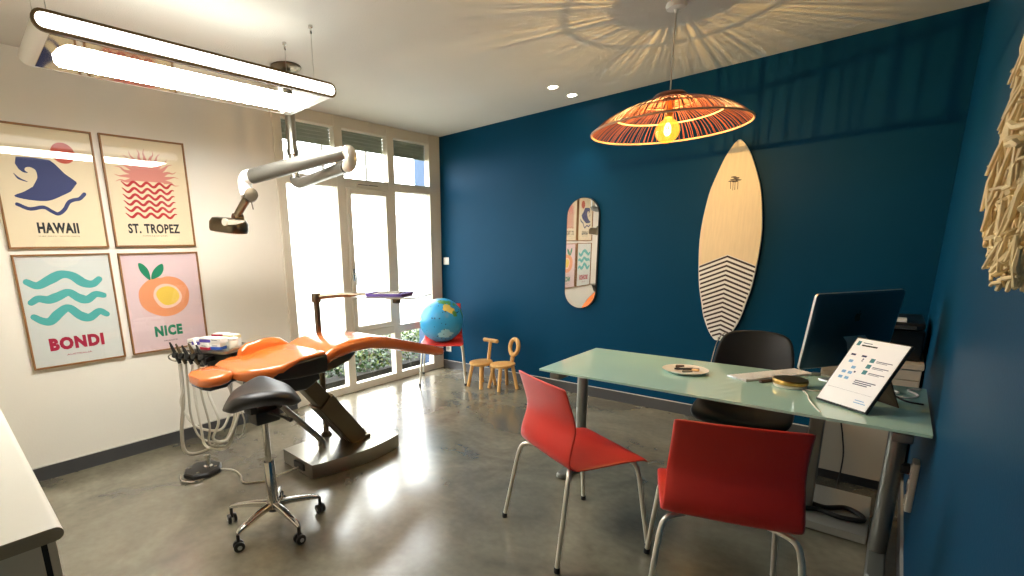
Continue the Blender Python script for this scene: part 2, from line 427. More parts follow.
def hawaii(b, S, sx):
    b.m(M['rust']).disc((sx(.352), .580), .062, D1)
    body = [(.107, .496), (.117, .535)] + [(.2, .538), (.279, .531), (.301, .512), (.344, .457), (.397, .414), (.40, .405)] + v2([(.36, .352), (.315, .326), (.235, .289), (.14, .290), (.075, .309), (.125, .337), (.171, .368)], 5, False) + v2([(.188, .396), (.202, .426), (.199, .466), (.175, .481), (.153, .476), (.148, .46), (.161, .448), (.14, .448), (.12, .465)], 4, False)
    b.m(M['navy']).art(S(body), D2)
    b.stroke(S([(.092, .44), (.112, .412), (.15, .395)]), [.003, .012, .004], D2)
    b.stroke(S([(.081, .262), (.136, .237), (.204, .249), (.244, .225), (.274, .212), (.310, .240), (.337, .283), (.365, .300), (.40, .310), (.43, .34)]), .021, D2)
    b.m(M['black']).text('HAWAII', sx(.155), sx(.368), .092, .158, D2, .05, 1.12)
    b.text('SURF DAYS / GOOD DAYS', sx(.153), sx(.364), .071, .078, D2, 0)
def tropez(b, S, sx):
    c = (.262, .465)
    pts = []
    for k in range(41): a = R(-12 + 204 * k / 40); pts.append((c[0] + .108 * math.cos(a), c[1] + .106 * math.sin(a)))
    b.m(M['coral']).art(S(pts), D1)
    for k in range(15):
        a = R(-10 + 200 * k / 14); a2 = a + (.05 if k % 2 else -.05)
        q = lambda r, aa: (c[0] + r * math.cos(aa), c[1] + r * .95 * math.sin(aa))
        b.stroke(S([q(.1, a), q(.145, a + .03), q(.175, a2), q(.205, a)]), [.030, .016, .007, .0015], D1 - .0004)
    b.m(M['red_ink'])
    for k in range(6):
        zz = .422 - k * .0415
        b.stroke(S([(.093 + .328 * i / 48, zz + .014 * math.cos(2 * PI * 4 * i / 48 + .6)) for i in range(49)]), [.006] + [.017] * 8 + [.006], D2, 1, False)
    b.m(M['black']).text('ST. TROPEZ', sx(.092), sx(.428), .092, .158, D2, .035, 1.08)
    b.text('COMMUNE DU SOLEIL', sx(.176), sx(.34), .071, .078, D2, 0)
def bondi(b, S, sx):
    b.m(M['teal'])
    for cz, amp, wdt, pts in ((0, 0, .047, [(.05, .553), (.099, .528), (.165, .560), (.228, .590), (.285, .578), (.34, .530), (.39, .520), (.43, .549)]),
                       (0, 0, .045, [(.052, .425), (.09, .446), (.14, .436), (.19, .452), (.25, .474), (.30, .435), (.345, .420), (.395, .450), (.44, .440)]),
                       (0, 0, .046, [(.052, .335), (.09, .306), (.13, .300), (.18, .345), (.235, .375), (.29, .320), (.34, .300), (.40, .335), (.44, .312)])):
        b.stroke(S(pts), [wdt * .8, wdt, wdt * 1.25, wdt, wdt * 1.25, wdt, wdt * .8], D1)
    b.m(M['crim']).text('BONDI', sx(.1), sx(.4), .106, .19, D2, .065, 1.16)
    b.text('AUSTRALIA', sx(.18), sx(.321), .066, .077, D2, .005)
def nice(b, S, sx):
    b.m(M['peach']).art(S(v2([(.09, .391), (.10, .455), (.15, .51), (.2, .535), (.25, .532), (.30, .54), (.37, .52), (.42, .465), (.432, .396), (.405, .315), (.33, .262), (.241, .251), (.155, .285), (.105, .335)], 5)), D1)
    b.m(M['palepk']).art(S(v2([(.185, .41), (.21, .465), (.27, .488), (.34, .465), (.378, .40), (.36, .345), (.30, .312), (.235, .315), (.198, .36)], 5)), D2)
    b.m(M['yell']).art(S(v2([(.204, .415), (.23, .455), (.287, .469), (.34, .445), (.361, .391), (.33, .345), (.268, .331), (.225, .36)], 5)), D3)
    b.m(M['green']).art(S(v2([(.118, .641), (.150, .63), (.178, .585), (.18, .522), (.150, .545), (.122, .59)], 5)), D3)
    b.art(S(v2([(.275, .631), (.275, .585), (.245, .545), (.189, .525), (.20, .575), (.235, .615)], 5)), D3)
    b.m(M['green']).text('NICE', sx(.16), sx(.35), .106, .185, D2, .06, 1.16)
    b.m(M['black']).text('FRANCE', sx(.215), sx(.307), .065, .075, D2, .005)
poster('oak framed poster with a navy wave and the word HAWAII', .366, 1.487, .520, .726, M['pap_beige'], hawaii)
poster('oak framed poster with red waves, pink sun and the words ST. TROPEZ', .925, 1.489, .527, .727, M['pap_beige'], tropez)
poster('oak framed poster with three teal waves and the word BONDI', .367, .733, .513, .719, M['pap_grey'], bondi)
poster('pink poster in oak frame with a peach and the word NICE', .927, .735, .528, .713, M['pap_pink'], nice)

# ================================================================ DENTAL CEILING LIGHT (long suspended luminaire)
t = thing('suspended_luminaire', 'long white suspended light with two lit panels hanging by thin cables', 'ceiling light', (-2.63, 1.10, 2.293), R(-1.2))
lx, ly, hz = .232, .668, .036
def stad(ly_, hz_, x, n=10):
    out = []
    for k in range(n + 1): a = R(-90 + 180 * k / n); out.append((x, ly_ - hz_ + hz_ * math.cos(a), hz_ * math.sin(a)))
    for k in range(n + 1): a = R(90 + 180 * k / n); out.append((x, -ly_ + hz_ + hz_ * math.cos(a), hz_ * math.sin(a)))
    return out
b = MB(M['whitep']); b.loft([stad(ly, hz, -lx), stad(ly, hz, lx - .004)]); b.build('body', t)
b = MB(M['trim_br']); b.loft([stad(ly + .003, hz + .003, lx - .014), stad(ly + .003, hz + .003, lx)]); b.build('edge_trim', t)
b = MB(M['led']); b.loft([stad(ly - .010, hz - .010, lx - .002), stad(ly - .010, hz - .010, lx + .003)]); b.build('front_diffuser', t)
b = MB(M['led3']); b.loft([stad(ly - .010, hz - .010, -lx - .003), stad(ly - .010, hz - .010, -lx + .002)]); b.build('rear_diffuser', t)
b = MB(M['mirror_under']); b.box((-lx + .02, -ly + .05, -hz - .003), (lx - .02, ly - .09, -hz + .004), .001); b.build('underside_plate', t, smooth=False)
b = MB(M['led2'])
pl = [(-.137, .585), (-.137, -.54), (-.09, -.566), (-.02, -.58), (.06, -.574), (.132, -.55), (.132, .57)]
b.prism(pl, -hz - .008, -hz - .002); b.build('lower_diffuser', t, smooth=False)
b = MB(M['uplight']); b.prism(rrect(.30, 1.1, .03), hz + .0005, hz + .004); b.build('upper_diffuser', t, smooth=False)
for cx, cy in ((.125, .60), (-.165, .60), (.125, -.60), (-.165, -.60)):
    b = MB(M['steel']); top = H - 2.293
    b.cyl((cx, cy, hz), (cx, cy, top - .03), .0013, n=6); cb = b.build('cable', t)
    b = MB(M['chrome']); b.lathe([(.002, -.045), (.006, -.04), (.006, -.015), (.012, -.012), (.012, 0)], (cx, cy, top), 14); b.build('ceiling_anchor', cb)

# ================================================================ RATTAN PENDANT
px, py, rz = -1.005, 2.955, 2.025
t = thing('rattan_pendant_lamp', 'rattan saucer pendant lamp with a glowing globe bulb', 'pendant lamp', (px, py, rz))
top = H - rz
b = MB(M['whitep']); b.lathe([(.048, top), (.052, top - .012), (.046, top - .028), (.012, top - .034), (.006, top - .05)], n=28); b.build('ceiling_rose', t)
b = MB(M['cord']); b.cyl((0, 0, .1), (0, 0, top - .04), .0035, n=8); b.build('cord', t)
prof = [(.395, 0), (.345, .046), (.275, .086), (.2, .115), (.13, .137), (.065, .152)]
pv = [(p.x, p.y) for p in sub([(r, z, 0) for r, z in prof], 3)]
b = MB(M['rattan'])
NR = 150
for k in range(NR):
    a = 2 * PI * (2 * (k // 2) + 1.0 * (k % 2) + .35 * math.sin(k * 2.3)) / NR
    dw = .02 * math.sin(k * 1.7)
    b.tube([(r * math.cos(a + dw * (z / .15)), r * math.sin(a + dw * (z / .15)), z) for r, z in pv], [.0021] * len(pv), 5)
b.build('cane_ribs', t)
def ring(b, r, z, th, n=72, m=8): b.tube([(r * math.cos(2 * PI * k / n), r * math.sin(2 * PI * k / n), z) for k in range(n)], th, m, closed=True)
for r, z, th, mm in ((.396, 0, .0055, 'rattan_ring'), (.272, .080, .0045, 'rattan_ring'), (.13, .131, .004, 'rattan')):
    b = MB(M[mm]); ring(b, r, z, th); b.build('hoop', t)
b = MB(M['rattan']); b.lathe([(.02, .178), (.07, .176), (.085, .163), (.085, .150), (.07, .146), (.02, .150)], n=32); b.build('cap', t)
b = MB(M['brass']); b.lathe([(.008, .15), (.02, .145), (.022, .07), (.019, .055)], n=20); b.build('lamp_holder', t)
b = MB(M['bulb']); b.lathe([(.019, .062), (.022, .052)] + [(.0625 * math.sin(R(a)), -.012 + .0625 * math.cos(R(a))) for a in range(24, 181, 12)], n=32); bb = b.build('globe_bulb', t)
b = MB(M['fil'])
for k in range(10):
    a_ = 2 * PI * k / 10; ca, sa = math.cos(a_), math.sin(a_)
    b.tube([(.006 * ca, .006 * sa, .028), (.016 * ca, .016 * sa, .005), (.017 * ca, .017 * sa, -.018), (.007 * ca, .007 * sa, -.036)], .0016, 5)
b.build('filament', bb)

# recessed ceiling spots
for (x, y, lab) in ((-2.133, 3.674, 'lit recessed ceiling spot, the one farther from the blue wall'), (-2.132, 3.981, 'lit recessed ceiling spot, the one nearer to the blue wall')):
    t = thing('recessed_spot', lab, 'ceiling spot', (x, y, H), 0, 'recessed spots above the blue wall')
    b = MB(M['whitep']); b.lathe([(.036, -.002), (.046, -.006), (.046, 0), (.030, .0)], n=28); b.build('bezel', t)
    b = MB(M['spot_lit']); b.lathe([(.001, -.003), (.033, -.003), (.033, -.001), (.001, -.001)], n=24); b.build('lens', t)

# ================================================================ SURGERY LAMP ON CEILING POLE
t = thing('operating_lamp', 'grey articulated operating lamp on a ceiling pole above the orange chair', 'dental lamp', (-3.117, 1.905, H))
o0 = Vector((-3.117, 1.905, H))
q = lambda x, y, z: Vector((x, y, z)) - o0
b = MB(M['darksteel']); b.lathe([(.02, -.03), (.05, -.026), (.09, -.016), (.10, -.008), (.10, 0)], n=36); b.build('ceiling_plate', t)
b = MB(M['steel']); b.cyl((0, 0, -.04), (0, 0, -.52), .034, n=20); b.lathe([(.036, -.56), (.04, -.555), (.04, -.52), (.036, -.515)], n=20); b.cyl((0, 0, -.55), (0, 0, -.70), .03, n=20); b.build('pole', t)
E0, E1 = Vector((-2.345, 1.782, 1.893)), Vector((-2.335, 1.780, 1.972))
b = MB(M['arm_grey'])
b.tube([q(*p) for p in sub([(-3.117, 1.905, 1.935), (-3.105, 1.903, 1.905), (-3.03, 1.892, 1.885), (-2.9, 1.870, 1.886), (-2.42, 1.794, 1.893), (-2.37, 1.786, 1.893)], 6)], .034, 14); b.build('lower_arm', t)
b = MB(M['satin'])
c = (E0 + E1) / 2; rr_ = (E1 - E0).length / 2
dirx = Vector((.988, -.155, 0)).normalized()
b.tube([q(*(c + Vector((0, 0, 1)) * (-rr_ * math.cos(R(a))) + dirx * (rr_ * 1.05 * math.sin(R(a))))) for a in range(-8, 189, 14)], .036, 14)
b.build('elbow', t)
b = MB(M['arm_grey'])
b.tube([q(-2.345, 1.778, 1.972), q(-2.6, 1.71, 1.952), q(-3.05, 1.556, 1.905)], [.038, .044, .047], 16); b.build('upper_arm', t)
b = MB(M['whitep'])
b.tube([q(*p) for p in sub([(-3.03, 1.563, 1.907), (-3.09, 1.543, 1.905), (-3.118, 1.535, 1.88), (-3.120, 1.535, 1.83), (-3.10, 1.54, 1.79)], 5)], .044, 14); b.build('arm_end_cover', t)
b = MB(M['darksteel'])
b.lathe([(.02, -.03), (.042, -.028), (.045, 0), (.042, .028), (.02, .03)], q(-3.075, 1.545, 1.79), 20, (.9, -.3, .1))
b.tube([q(-3.07, 1.54, 1.76), q(-3.06, 1.545, 1.70)], .004, 6)
b.tube([q(-3.10, 1.54, 1.785), q(-3.2, 1.49, 1.66)], [.028, .024], 14)
b.cyl(q(-3.2, 1.47, 1.655), q(-3.2, 1.53, 1.655), .03, n=16); b.build('tilt_joint', t)
hd = MB(M['darksteel'])
hsec = lambda s, z, yy=0: [(p[0], p[1], z) for p in rrect(.25 * s, .17 * s, .06 * s, 5)]
rotH = Matrix.Rotation(R(20), 3, 'Z') @ Matrix.Rotation(R(8), 3, 'Y')
hc = q(-3.245, 1.455, 1.605)
secs = [hsec(.6, .052), hsec(.86, .046), hsec(1, .02), hsec(1, -.025), hsec(.94, -.04)]
hd.loft([[rotH @ Vector(p) + hc for p in s_] for s_ in secs]); head = hd.build('lamp_head', t)
b = MB(M['cream']); b.loft([[rotH @ Vector(p) + hc for p in hsec(.8, -.0405)], [rotH @ Vector(p) + hc for p in hsec(.74, -.046)]]); b.build('reflector_cover', head)
b = MB(M['satin'])
b.loft([[rotH @ Vector((x_ + .0, y_, z_)) + hc for x_, y_, z_ in sec] for sec in
        ([(.06, -.09, .01), (.06, -.075, .01), (.06, -.075, .045), (.06, -.09, .045)], [(.14, -.09, .018), (.14, -.075, .018), (.14, -.075, .045), (.14, -.09, .045)], [(.215, -.088, .042), (.215, -.078, .042), (.215, -.078, .054), (.215, -.088, .054)])])
b.lathe([(.001, -.012), (.02, -.012), (.024, 0), (.024, .012), (.001, .012)], rotH @ Vector((.06, -.085, .028)) + hc, 18, rotH @ Vector((0, -1, 0)))
b.build('handle', t)

# ================================================================ DENTAL CHAIR
cx, cy = -2.67, 1.90
t = thing('dental_chair', 'reclined dental chair with orange upholstery on a steel floor base', 'dental chair', (cx, cy, 0))
def pad(b, st, n=5):
    """lofted cushion: stations (y, xc, half width, z top, thickness, edge radius)"""
    secs = []
    for (y, xc, hw, zt, th, r) in st:
        secs.append([(xc + p[0], y - cy, zt - th / 2 + p[1]) for p in rrect(2 * hw, th, r, n)])
    b.loft(secs)
# floor base
arc = [(-2.885 - cx, 1.50 - cy), (-2.505 - cx, 1.485 - cy)]
for k in range(1, 12):
    f = k / 12; arc.append((-2.505 + (-2.475 + 2.505) * f + .052 * math.sin(PI * f) - cx, 1.485 + (2.20 - 1.485) * f - cy))
arc += [(-2.475 - cx, 2.20 - cy), (-2.885 - cx, 2.235 - cy)]
b = MB(M['steel']); b.prism(arc, .004, .099)
b.m(M['blackp']); b.box((-2.72 - cx, 1.478 - cy, .03), (-2.60 - cx, 1.4935 - cy, .075), .003)
b.m(M['chrome']); b.lathe([(.001, .1015), (.032, .1015), (.036, .099)], (-2.74 - cx, 2.10 - cy, 0), 24)
b.build('base', t, smooth=False)
# lifting column, two telescopic stages
A0, A1 = Vector((0, 1.955 - cy, .10)), Vector((0, 1.53 - cy, .66))
ax = (A1 - A0).normalized(); nx = Vector((1, 0, 0)); nyv = ax.cross(nx).normalized()
def beam(b, p, q_, w, h, r=.012):
    b.loft([[c_ + nx * u + nyv * v for u, v in rrect(w, h, r, 3)] for c_ in (p, q_)])
b = MB(M['darksteel']); beam(b, A0 - ax * .0, A0 + (A1 - A0) * .62, .15, .135); beam(b, A0 + (A1 - A0) * .15, A1, .12, .105)
b.box((-.076, 1.90 - cy, .098), (.076, 2.04 - cy, .125), .006)
for u in (-.04, 0, .04):
    beam(b, A0 + ax * .02 + nyv * -.066 + nx * u, A0 + (A1 - A0) * .6 + nyv * -.066 + nx * u, .012, .012, .003)
b.build('lifting_column', t)
# under-seat bracket and black shell
b = MB(M['blackp'])
pad(b, [(1.22, 0, .10, .70, .08, .02), (1.28, 0, .15, .705, .10, .02), (1.50, 0, .16, .71, .12, .02), (1.62, 0, .12, .71, .09, .02)]); b.build('seat_bracket', t)
b = MB(M['blackp'])
pad(b, [(1.245, 0, .245, .745, .02, .009), (1.27, 0, .252, .765, .05, .015), (1.40, 0, .255, .802, .10, .018), (1.585, 0, .255, .815, .115, .018), (1.60, 0, .25, .812, .10, .018)]); b.build('seat_shell', t)
b = MB(M['orange'])
pad(b, [(1.088, -.02, .13, .768, .03, .013), (1.098, -.02, .165, .782, .05, .022), (1.13, -.01, .20, .796, .072, .03), (1.22, 0, .246, .800, .078, .032), (1.30, 0, .254, .802, .066, .028), (1.38, 0, .252, .815, .035, .015), (1.42, 0, .250, .824, .026, .012), (1.57, 0, .250, .832, .026, .012), (1.592, 0, .246, .829, .02, .009)])
b.build('backrest_cushion', t)
b = MB(M['orange'])   # raised side bolster
sec = lambda y, zt, zb: [(-.205 + u, y - cy, zb + (zt - zb) * v) for u, v in ((-.035, 0), (-.04, .5), (-.034, .85), (-.02, 1), (.0, 1), (.014, .85), (.02, .5), (.022, 0))]
b.loft([sec(1.262, .80, .775), sec(1.275, .84, .775), sec(1.32, .872, .775), sec(1.45, .886, .785), sec(1.54, .876, .79), sec(1.60, .835, .80), sec(1.615, .81, .80)]); b.build('side_bolster', t)
b = MB(M['orange'])
pad(b, [(1.604, .0, .240, .812, .05, .02), (1.615, .0, .248, .822, .075, .028), (1.68, 0, .25, .848, .085, .034), (1.80, 0, .252, .868, .085, .036), (1.95, 0, .25, .868, .085, .036), (2.10, 0, .245, .842, .085, .036), (2.22, .005, .238, .808, .08, .034), (2.24, .005, .236, .802, .085, .034), (2.45, .01, .222, .742, .08, .034), (2.62, .015, .20, .688, .075, .033), (2.70, .02, .18, .664, .065, .03), (2.745, .02, .15, .652, .045, .02), (2.76, .02, .12, .648, .02, .009)])
lr = b.build('leg_rest', t)
b = MB(M['darksteel']); pad(b, [(1.60, .1, .12, .745, .05, .01), (1.66, .1, .13, .765, .06, .01), (1.80, .08, .13, .78, .05, .01), (1.90, .05, .10, .785, .02, .008)]); b.build('leg_rest_bracket', t)
b = MB(M['orange'])
pad(b, [(.915, -.03, .06, .752, .03, .013), (.922, -.03, .10, .766, .045, .02), (.95, -.03, .135, .776, .058, .026), (1.00, -.03, .147, .780, .062, .028), (1.05, -.03, .142, .784, .06, .028), (1.085, -.03, .118, .784, .05, .022), (1.097, -.03, .085, .778, .03, .013)])
b.build('headrest', t)
b = MB(M['blackp']); pad(b, [(.93, -.03, .08, .722, .02, .008), (.96, -.03, .11, .724, .03, .01), (1.05, -.03, .105, .726, .03, .01), (1.085, -.03, .085, .73, .02, .008)])
for s in (-.05, .03): b.tube([(s, 1.0 - cy, .712), (s, 1.15 - cy, .722), (s, 1.3 - cy, .70)], .01, 8)
b.build('headrest_support', t)
# bracket-tray pole and arm rising from the base
b = MB(M['darksteel'])
b.cyl((-.20, -.055, .098), (-.20, -.055, 1.10), .021, n=18); b.lathe([(.03, 1.078), (.032, 1.082), (.032, 1.136), (.028, 1.142)], (-.20, -.055, 0), 20); b.lathe([(.04, .0995), (.04, .11), (.024, .13)], (-.2, -.055, 0), 20); b.build('tray_pole', t)
b = MB(M['darksteel'])
b.tube([(-.20, -.055, 1.112), (-.06, .06, 1.126), (.10, .145, 1.124), (.30, .20, 1.112), (.36, .21, 1.11)], [.018, .017, .016, .013, .012], 12)
b.lathe([(.018, 1.075), (.028, 1.08), (.028, 1.105), (.012, 1.118)], (.34, .205, 0), 18); b.build('tray_arm', t)
b = MB(M['steel'])
rt = Matrix.Rotation(R(22), 3, 'Z')
b.loft([[rt @ Vector((p[0], p[1], 0)) + Vector((.30, .20, z_)) for p in rrect(.46 * s_, .30 * s_, .03, 4)] for z_, s_ in ((1.118, .97), (1.121, 1), (1.127, 1.0), (1.127, .97))]); b.build('tray_plate', t)
# tubular arm to the instrument head
b = MB(M['steel'])
for dx in (-.02, .02):
    b.tube([(-.05 + dx, 1.705 - cy, .098), (-.05 + dx, 1.705 - cy, .135), (-.06 + dx, 1.69 - cy, .165), (-.10 + dx, 1.42 - cy, .49), (-.115 + dx, 1.36 - cy, .55), (-.16 + dx, 1.30 - cy, .60), (-.30 + dx, 1.26 - cy, .64)], .017, 10)
b.m(M['blackp']).tube([(-.10, 1.44 - cy, .455), (-.10, 1.39 - cy, .512)], [.04, .035], 12)
b.build('instrument_arm', t)
# purple tray with instruments
t = thing('instrument_tray', 'shallow purple tray resting on the steel plate arm above the orange leg rest', 'tray', (cx + .285, cy + .195, 1.127), R(22))
b = MB(M['purple']); 
b.loft([[(p[0], p[1], z_) for p in rrect(.28 * s_, .19 * s_, .02, 4)] for z_, s_ in ((0, .95), (.018, 1), (.018, .97), (.004, .92))]); b.build('tray_body', t)
ci = 0
for k in range(7):
    b = MB(M['chrome'] if k % 3 else M['whitep']); yy = -.07 + k * .023; a_ = (k * 37 % 11 - 5) * .0012
    b.tube([(-.12, yy, 0), (-.05, yy + a_, .004), (.04, yy + a_, .004), (.09, yy, .006), (.105, yy + .008, .014)], [.002, .005, .005, .003, .0015], 7)
    names = ('probe', 'mirror', 'tweezers', 'scaler', 'spatula', 'excavator', 'plugger')
    o = b.build('dental_instrument', loc=None)
    o.location = Vector((cx + .285, cy + .195, 1.138)) ; o.rotation_euler = (0, 0, R(22))
    tag(o, 'slim steel hand instrument lying in the purple tray' if k % 3 else 'slim white handled instrument lying in the purple tray', 'dental instrument', 'steel instruments in the purple tray' if k % 3 else 'white instruments in the purple tray')

# ================================================================ INSTRUMENT HEAD WITH HOSES (left of chair)
ux, uy, uz = -3.16, 1.255, .83
t = thing('dental_instrument_unit', 'dark instrument unit with hanging hoses beside the chair headrest', 'dental unit', (ux, uy, 0), R(24))
b = MB(M['steel'])
tw, td = .40, .30
b.loft([[(p[0], p[1], z_) for p in rrect(tw * s_, td * s_, .03, 4)] for z_, s_ in ((uz - .018, .98), (uz - .012, 1), (uz, 1), (uz, .97), (uz - .006, .96))]); b.build('top_tray', t)
b = MB(M['blackp']); b.loft([[(p[0], p[1] + .02, z_) for p in rrect(tw * s_, (td - .06) * s_, .03, 4)] for z_, s_ in ((uz - .13, .72), (uz - .10, .82), (uz - .03, .92), (uz - .0185, .95))]); b.build('unit_body', t)
b = MB(M['steel']); b.tube([(p[0], p[1], p[2]) for p in sub([(.18, .10, uz - .005), (.22, .13, uz + .012), (.235, .06, uz + .015), (.235, -.06, uz + .015), (.22, -.12, uz + .012), (.19, -.13, uz - .008)], 5)], .007, 8); b.build('grab_rail', t)
b = MB(M['chrome']); b.tube(sub([(-.19, -.11, uz - .05), (-.25, -.15, uz - .035), (-.28, -.15, uz - .06), (-.25, -.13, uz - .085), (-.19, -.10, uz - .075)], 5), .005, 8); b.build('side_handle', t)
b = MB(M['blackp']); b.cyl((.02, -.02, uz - .12), (.08, .03, .62), .03, n=16); b.cyl((.08, .03, .66), (.16, -.03, .64), .03, n=14); b.build('swivel_joint', t)
hx = [-.165, -.115, -.065, -.01, .05]
for k, x_ in enumerate(hx):
    b = MB(M['blackp'] if k % 2 == 0 else M['darksteel'])
    tip = Vector((x_ - .035, -.195, uz + .055 - .008 * (k % 3))); bot = Vector((x_ + .005, -.175, uz - .085))
    b.tube([bot, bot + (tip - bot) * .4, bot + (tip - bot) * .75, tip], [.011, .013, .010, .005], 10)
    b.m(M['blackp']); b.lathe([(.012, -.02), (.02, -.016), (.02, .016), (.012, .02)], bot + (tip - bot) * .38, 14, (0, -1, .4)); b.box((x_ - .012, -.18, uz - .07), (x_ + .012, -.10, uz - .04), .003)
    if k == 4: b.m(M['whitep']).tube([tip, tip + (tip - bot) * .3], [.008, .006], 8)
    hp = b.build('handpiece', t)
low = [.30, .22, .17, .19, .23]
for k, x_ in enumerate(hx):
    b = MB(M['hose'] if k % 2 else M['hose2']); s_ = Vector((x_ + .005, -.175, uz - .08))
    e_ = Vector((.09 + .012 * k, -.02 - .02 * k, .60)); lz = low[k]
    mid = [s_, s_ + Vector((.0, -.01, -.18)), Vector((x_ - .02 + .02 * k, -.185, lz + .16)), Vector((x_ * .6 + .0, -.17, lz + .02)), Vector((.06 + .01 * k, -.13, lz)), Vector((.115 + .008 * k, -.09, lz + .10)), Vector((.11 + .01 * k, -.05, .42)), e_]
    b.tube(sub(mid, 7), .007 if k % 2 else .0085, 8); b.build('hose', t)
b = MB(M['hose2']); b.tube(sub([(.10, -.05, .62), (.15, -.06, .50), (.19, -.05, .36), (.19, -.07, .27), (.165, -.10, .24)], 7), .005, 8); b.build('suction_tube', t)
b = MB(M['hose']); b.tube(sub([(-.165, -.17, .74), (-.17, -.18, .5), (-.20, -.20, .28), (-.20, -.19, .135), (-.12, -.13, .12), (.0, -.10, .19), (.07, -.09, .21)], 7), .012, 8); b.build('drive_hose', t)
# boxes and pot on the tray
def on_unit(x, y): 
    v = Matrix.Rotation(R(24), 3, 'Z') @ Vector((x, y, 0)); return (ux + v.x, uy + v.y)
def carton(lab, x, y, z, w, d, h, rot, face_m, band):
    w, d, h = w * 1.08, d * 1.05, h * 1.0
    t = thing('carton', lab, 'box', (*on_unit(x, y), z), R(24 + rot))
    b = MB(M['whitep']); b.box((-w / 2, -d / 2, 0), (w / 2, d / 2, h), .002)
    b.m(face_m).box((-w / 2 - .0006, -d / 2 - .0006, h * band[0]), (w / 2 + .0006, d / 2 + .0006, h * band[1]))
    b.m(M['slate']).box((-w * .3, -d / 2 - .001, h * .62), (w * .2, -d / 2 - .0005, h * .72)); b.build('box_body', t, smooth=False)
    b = MB(M['whitep']); b.box((-w / 2 + .001, -d / 2 + .001, h), (w / 2 - .001, d / 2 - .001, h + .0012)); b.build('lid_flap', t, smooth=False)
carton('white and red carton at the front of the instrument unit tray', .01, -.10, uz, .07, .05, .038, -6, M['b_red'], (.02, .45))
carton('white and blue carton at the front corner of the instrument unit tray', .085, -.085, uz, .07, .055, .04, 4, M['b_blue'], (.02, .5))
carton('white carton with a purple band stacked above the red one', .005, -.085, uz + .0402, .075, .06, .035, 2, M['b_purple'], (.2, .75))
carton('plain white carton with a dark line above the blue one', .088, -.075, uz + .0422, .085, .07, .03, -3, M['whitep'], (.1, .3))
carton('white carton with a violet label at the left of the tray', -.07, -.08, uz, .065, .06, .06, 5, M['b_purple'], (.45, .8))
carton('plain pale carton at the back left of the tray', -.135, -.055, uz, .055, .07, .055, -4, M['cream'], (.1, .2))
carton('white carton with a crimson lid edge at the back of the tray', -.02, .06, uz, .09, .07, .075, 8, M['b_red'], (.8, .98))
carton('cream card carton lying behind the purple banded one', .085, .04, uz, .09, .06, .075, -8, M['b_cream'], (.7, .95))
t = thing('cotton_jar', 'small white lidded jar at the right end of the instrument unit tray', 'jar', (*on_unit(.155, -.03), uz))
b = MB(M['cream']); b.lathe([(.028, 0), (.031, .004), (.031, .05), (.028, .054)], n=22); b.build('jar_body', t)
b = MB(M['whitep']); b.lathe([(.03, .0545), (.032, .057), (.032, .066), (.024, .07), (.001, .071)], n=22); b.build('lid', t)

# foot pedal
t = thing('foot_pedal', 'black octagonal foot control with chrome post and cable on the floor', 'foot pedal', (-3.155, 1.055, 0), R(20))
oct_ = [(.115 * math.cos(R(22.5 + 45 * k)), .125 * math.sin(R(22.5 + 45 * k))) for k in range(8)]
b = MB(M['blackp']); b.loft([[(x_ * s_, y_ * s_, z_) for x_, y_ in oct_] for z_, s_ in ((.004, .95), (.008, 1), (.03, 1), (.038, .94), (.042, .5))]); b.build('housing', t)
b = MB(M['chrome']); b.tube(sub([(-.09, -.1, .012), (-.02, -.15, .012), (.06, -.14, .012), (.10, -.08, .012)], 5), .007, 8); b.build('toe_bar', t)
b = MB(M['chrome']); b.lathe([(.03, .038), (.028, .05), (.014, .055), (.013, .10), (.02, .102), (.02, .125), (.012, .13)], (.03, .02, 0), 18); b.build('post', t)
for a_ in (30, 120, 210, 300):
    b = MB(M['chrome']); b.lathe([(.01, .036), (.01, .043), (.001, .045)], (.08 * math.cos(R(a_)), .085 * math.sin(R(a_)), 0), 12); b.build('button', t)
inv = Matrix.Rotation(R(-20), 3, 'Z')
b = MB(M['hose2']); b.tube([inv @ (p - Vector((-3.155, 1.055, 0))) for p in sub([(-3.10, 1.13, .02), (-3.03, 1.20, .008), (-2.92, 1.20, .006), (-2.80, 1.17, .006), (-2.72, 1.27, .007), (-2.70, 1.38, .02), (-2.66, 1.479, .045)], 8)], .0055, 7); b.build('cable', t)

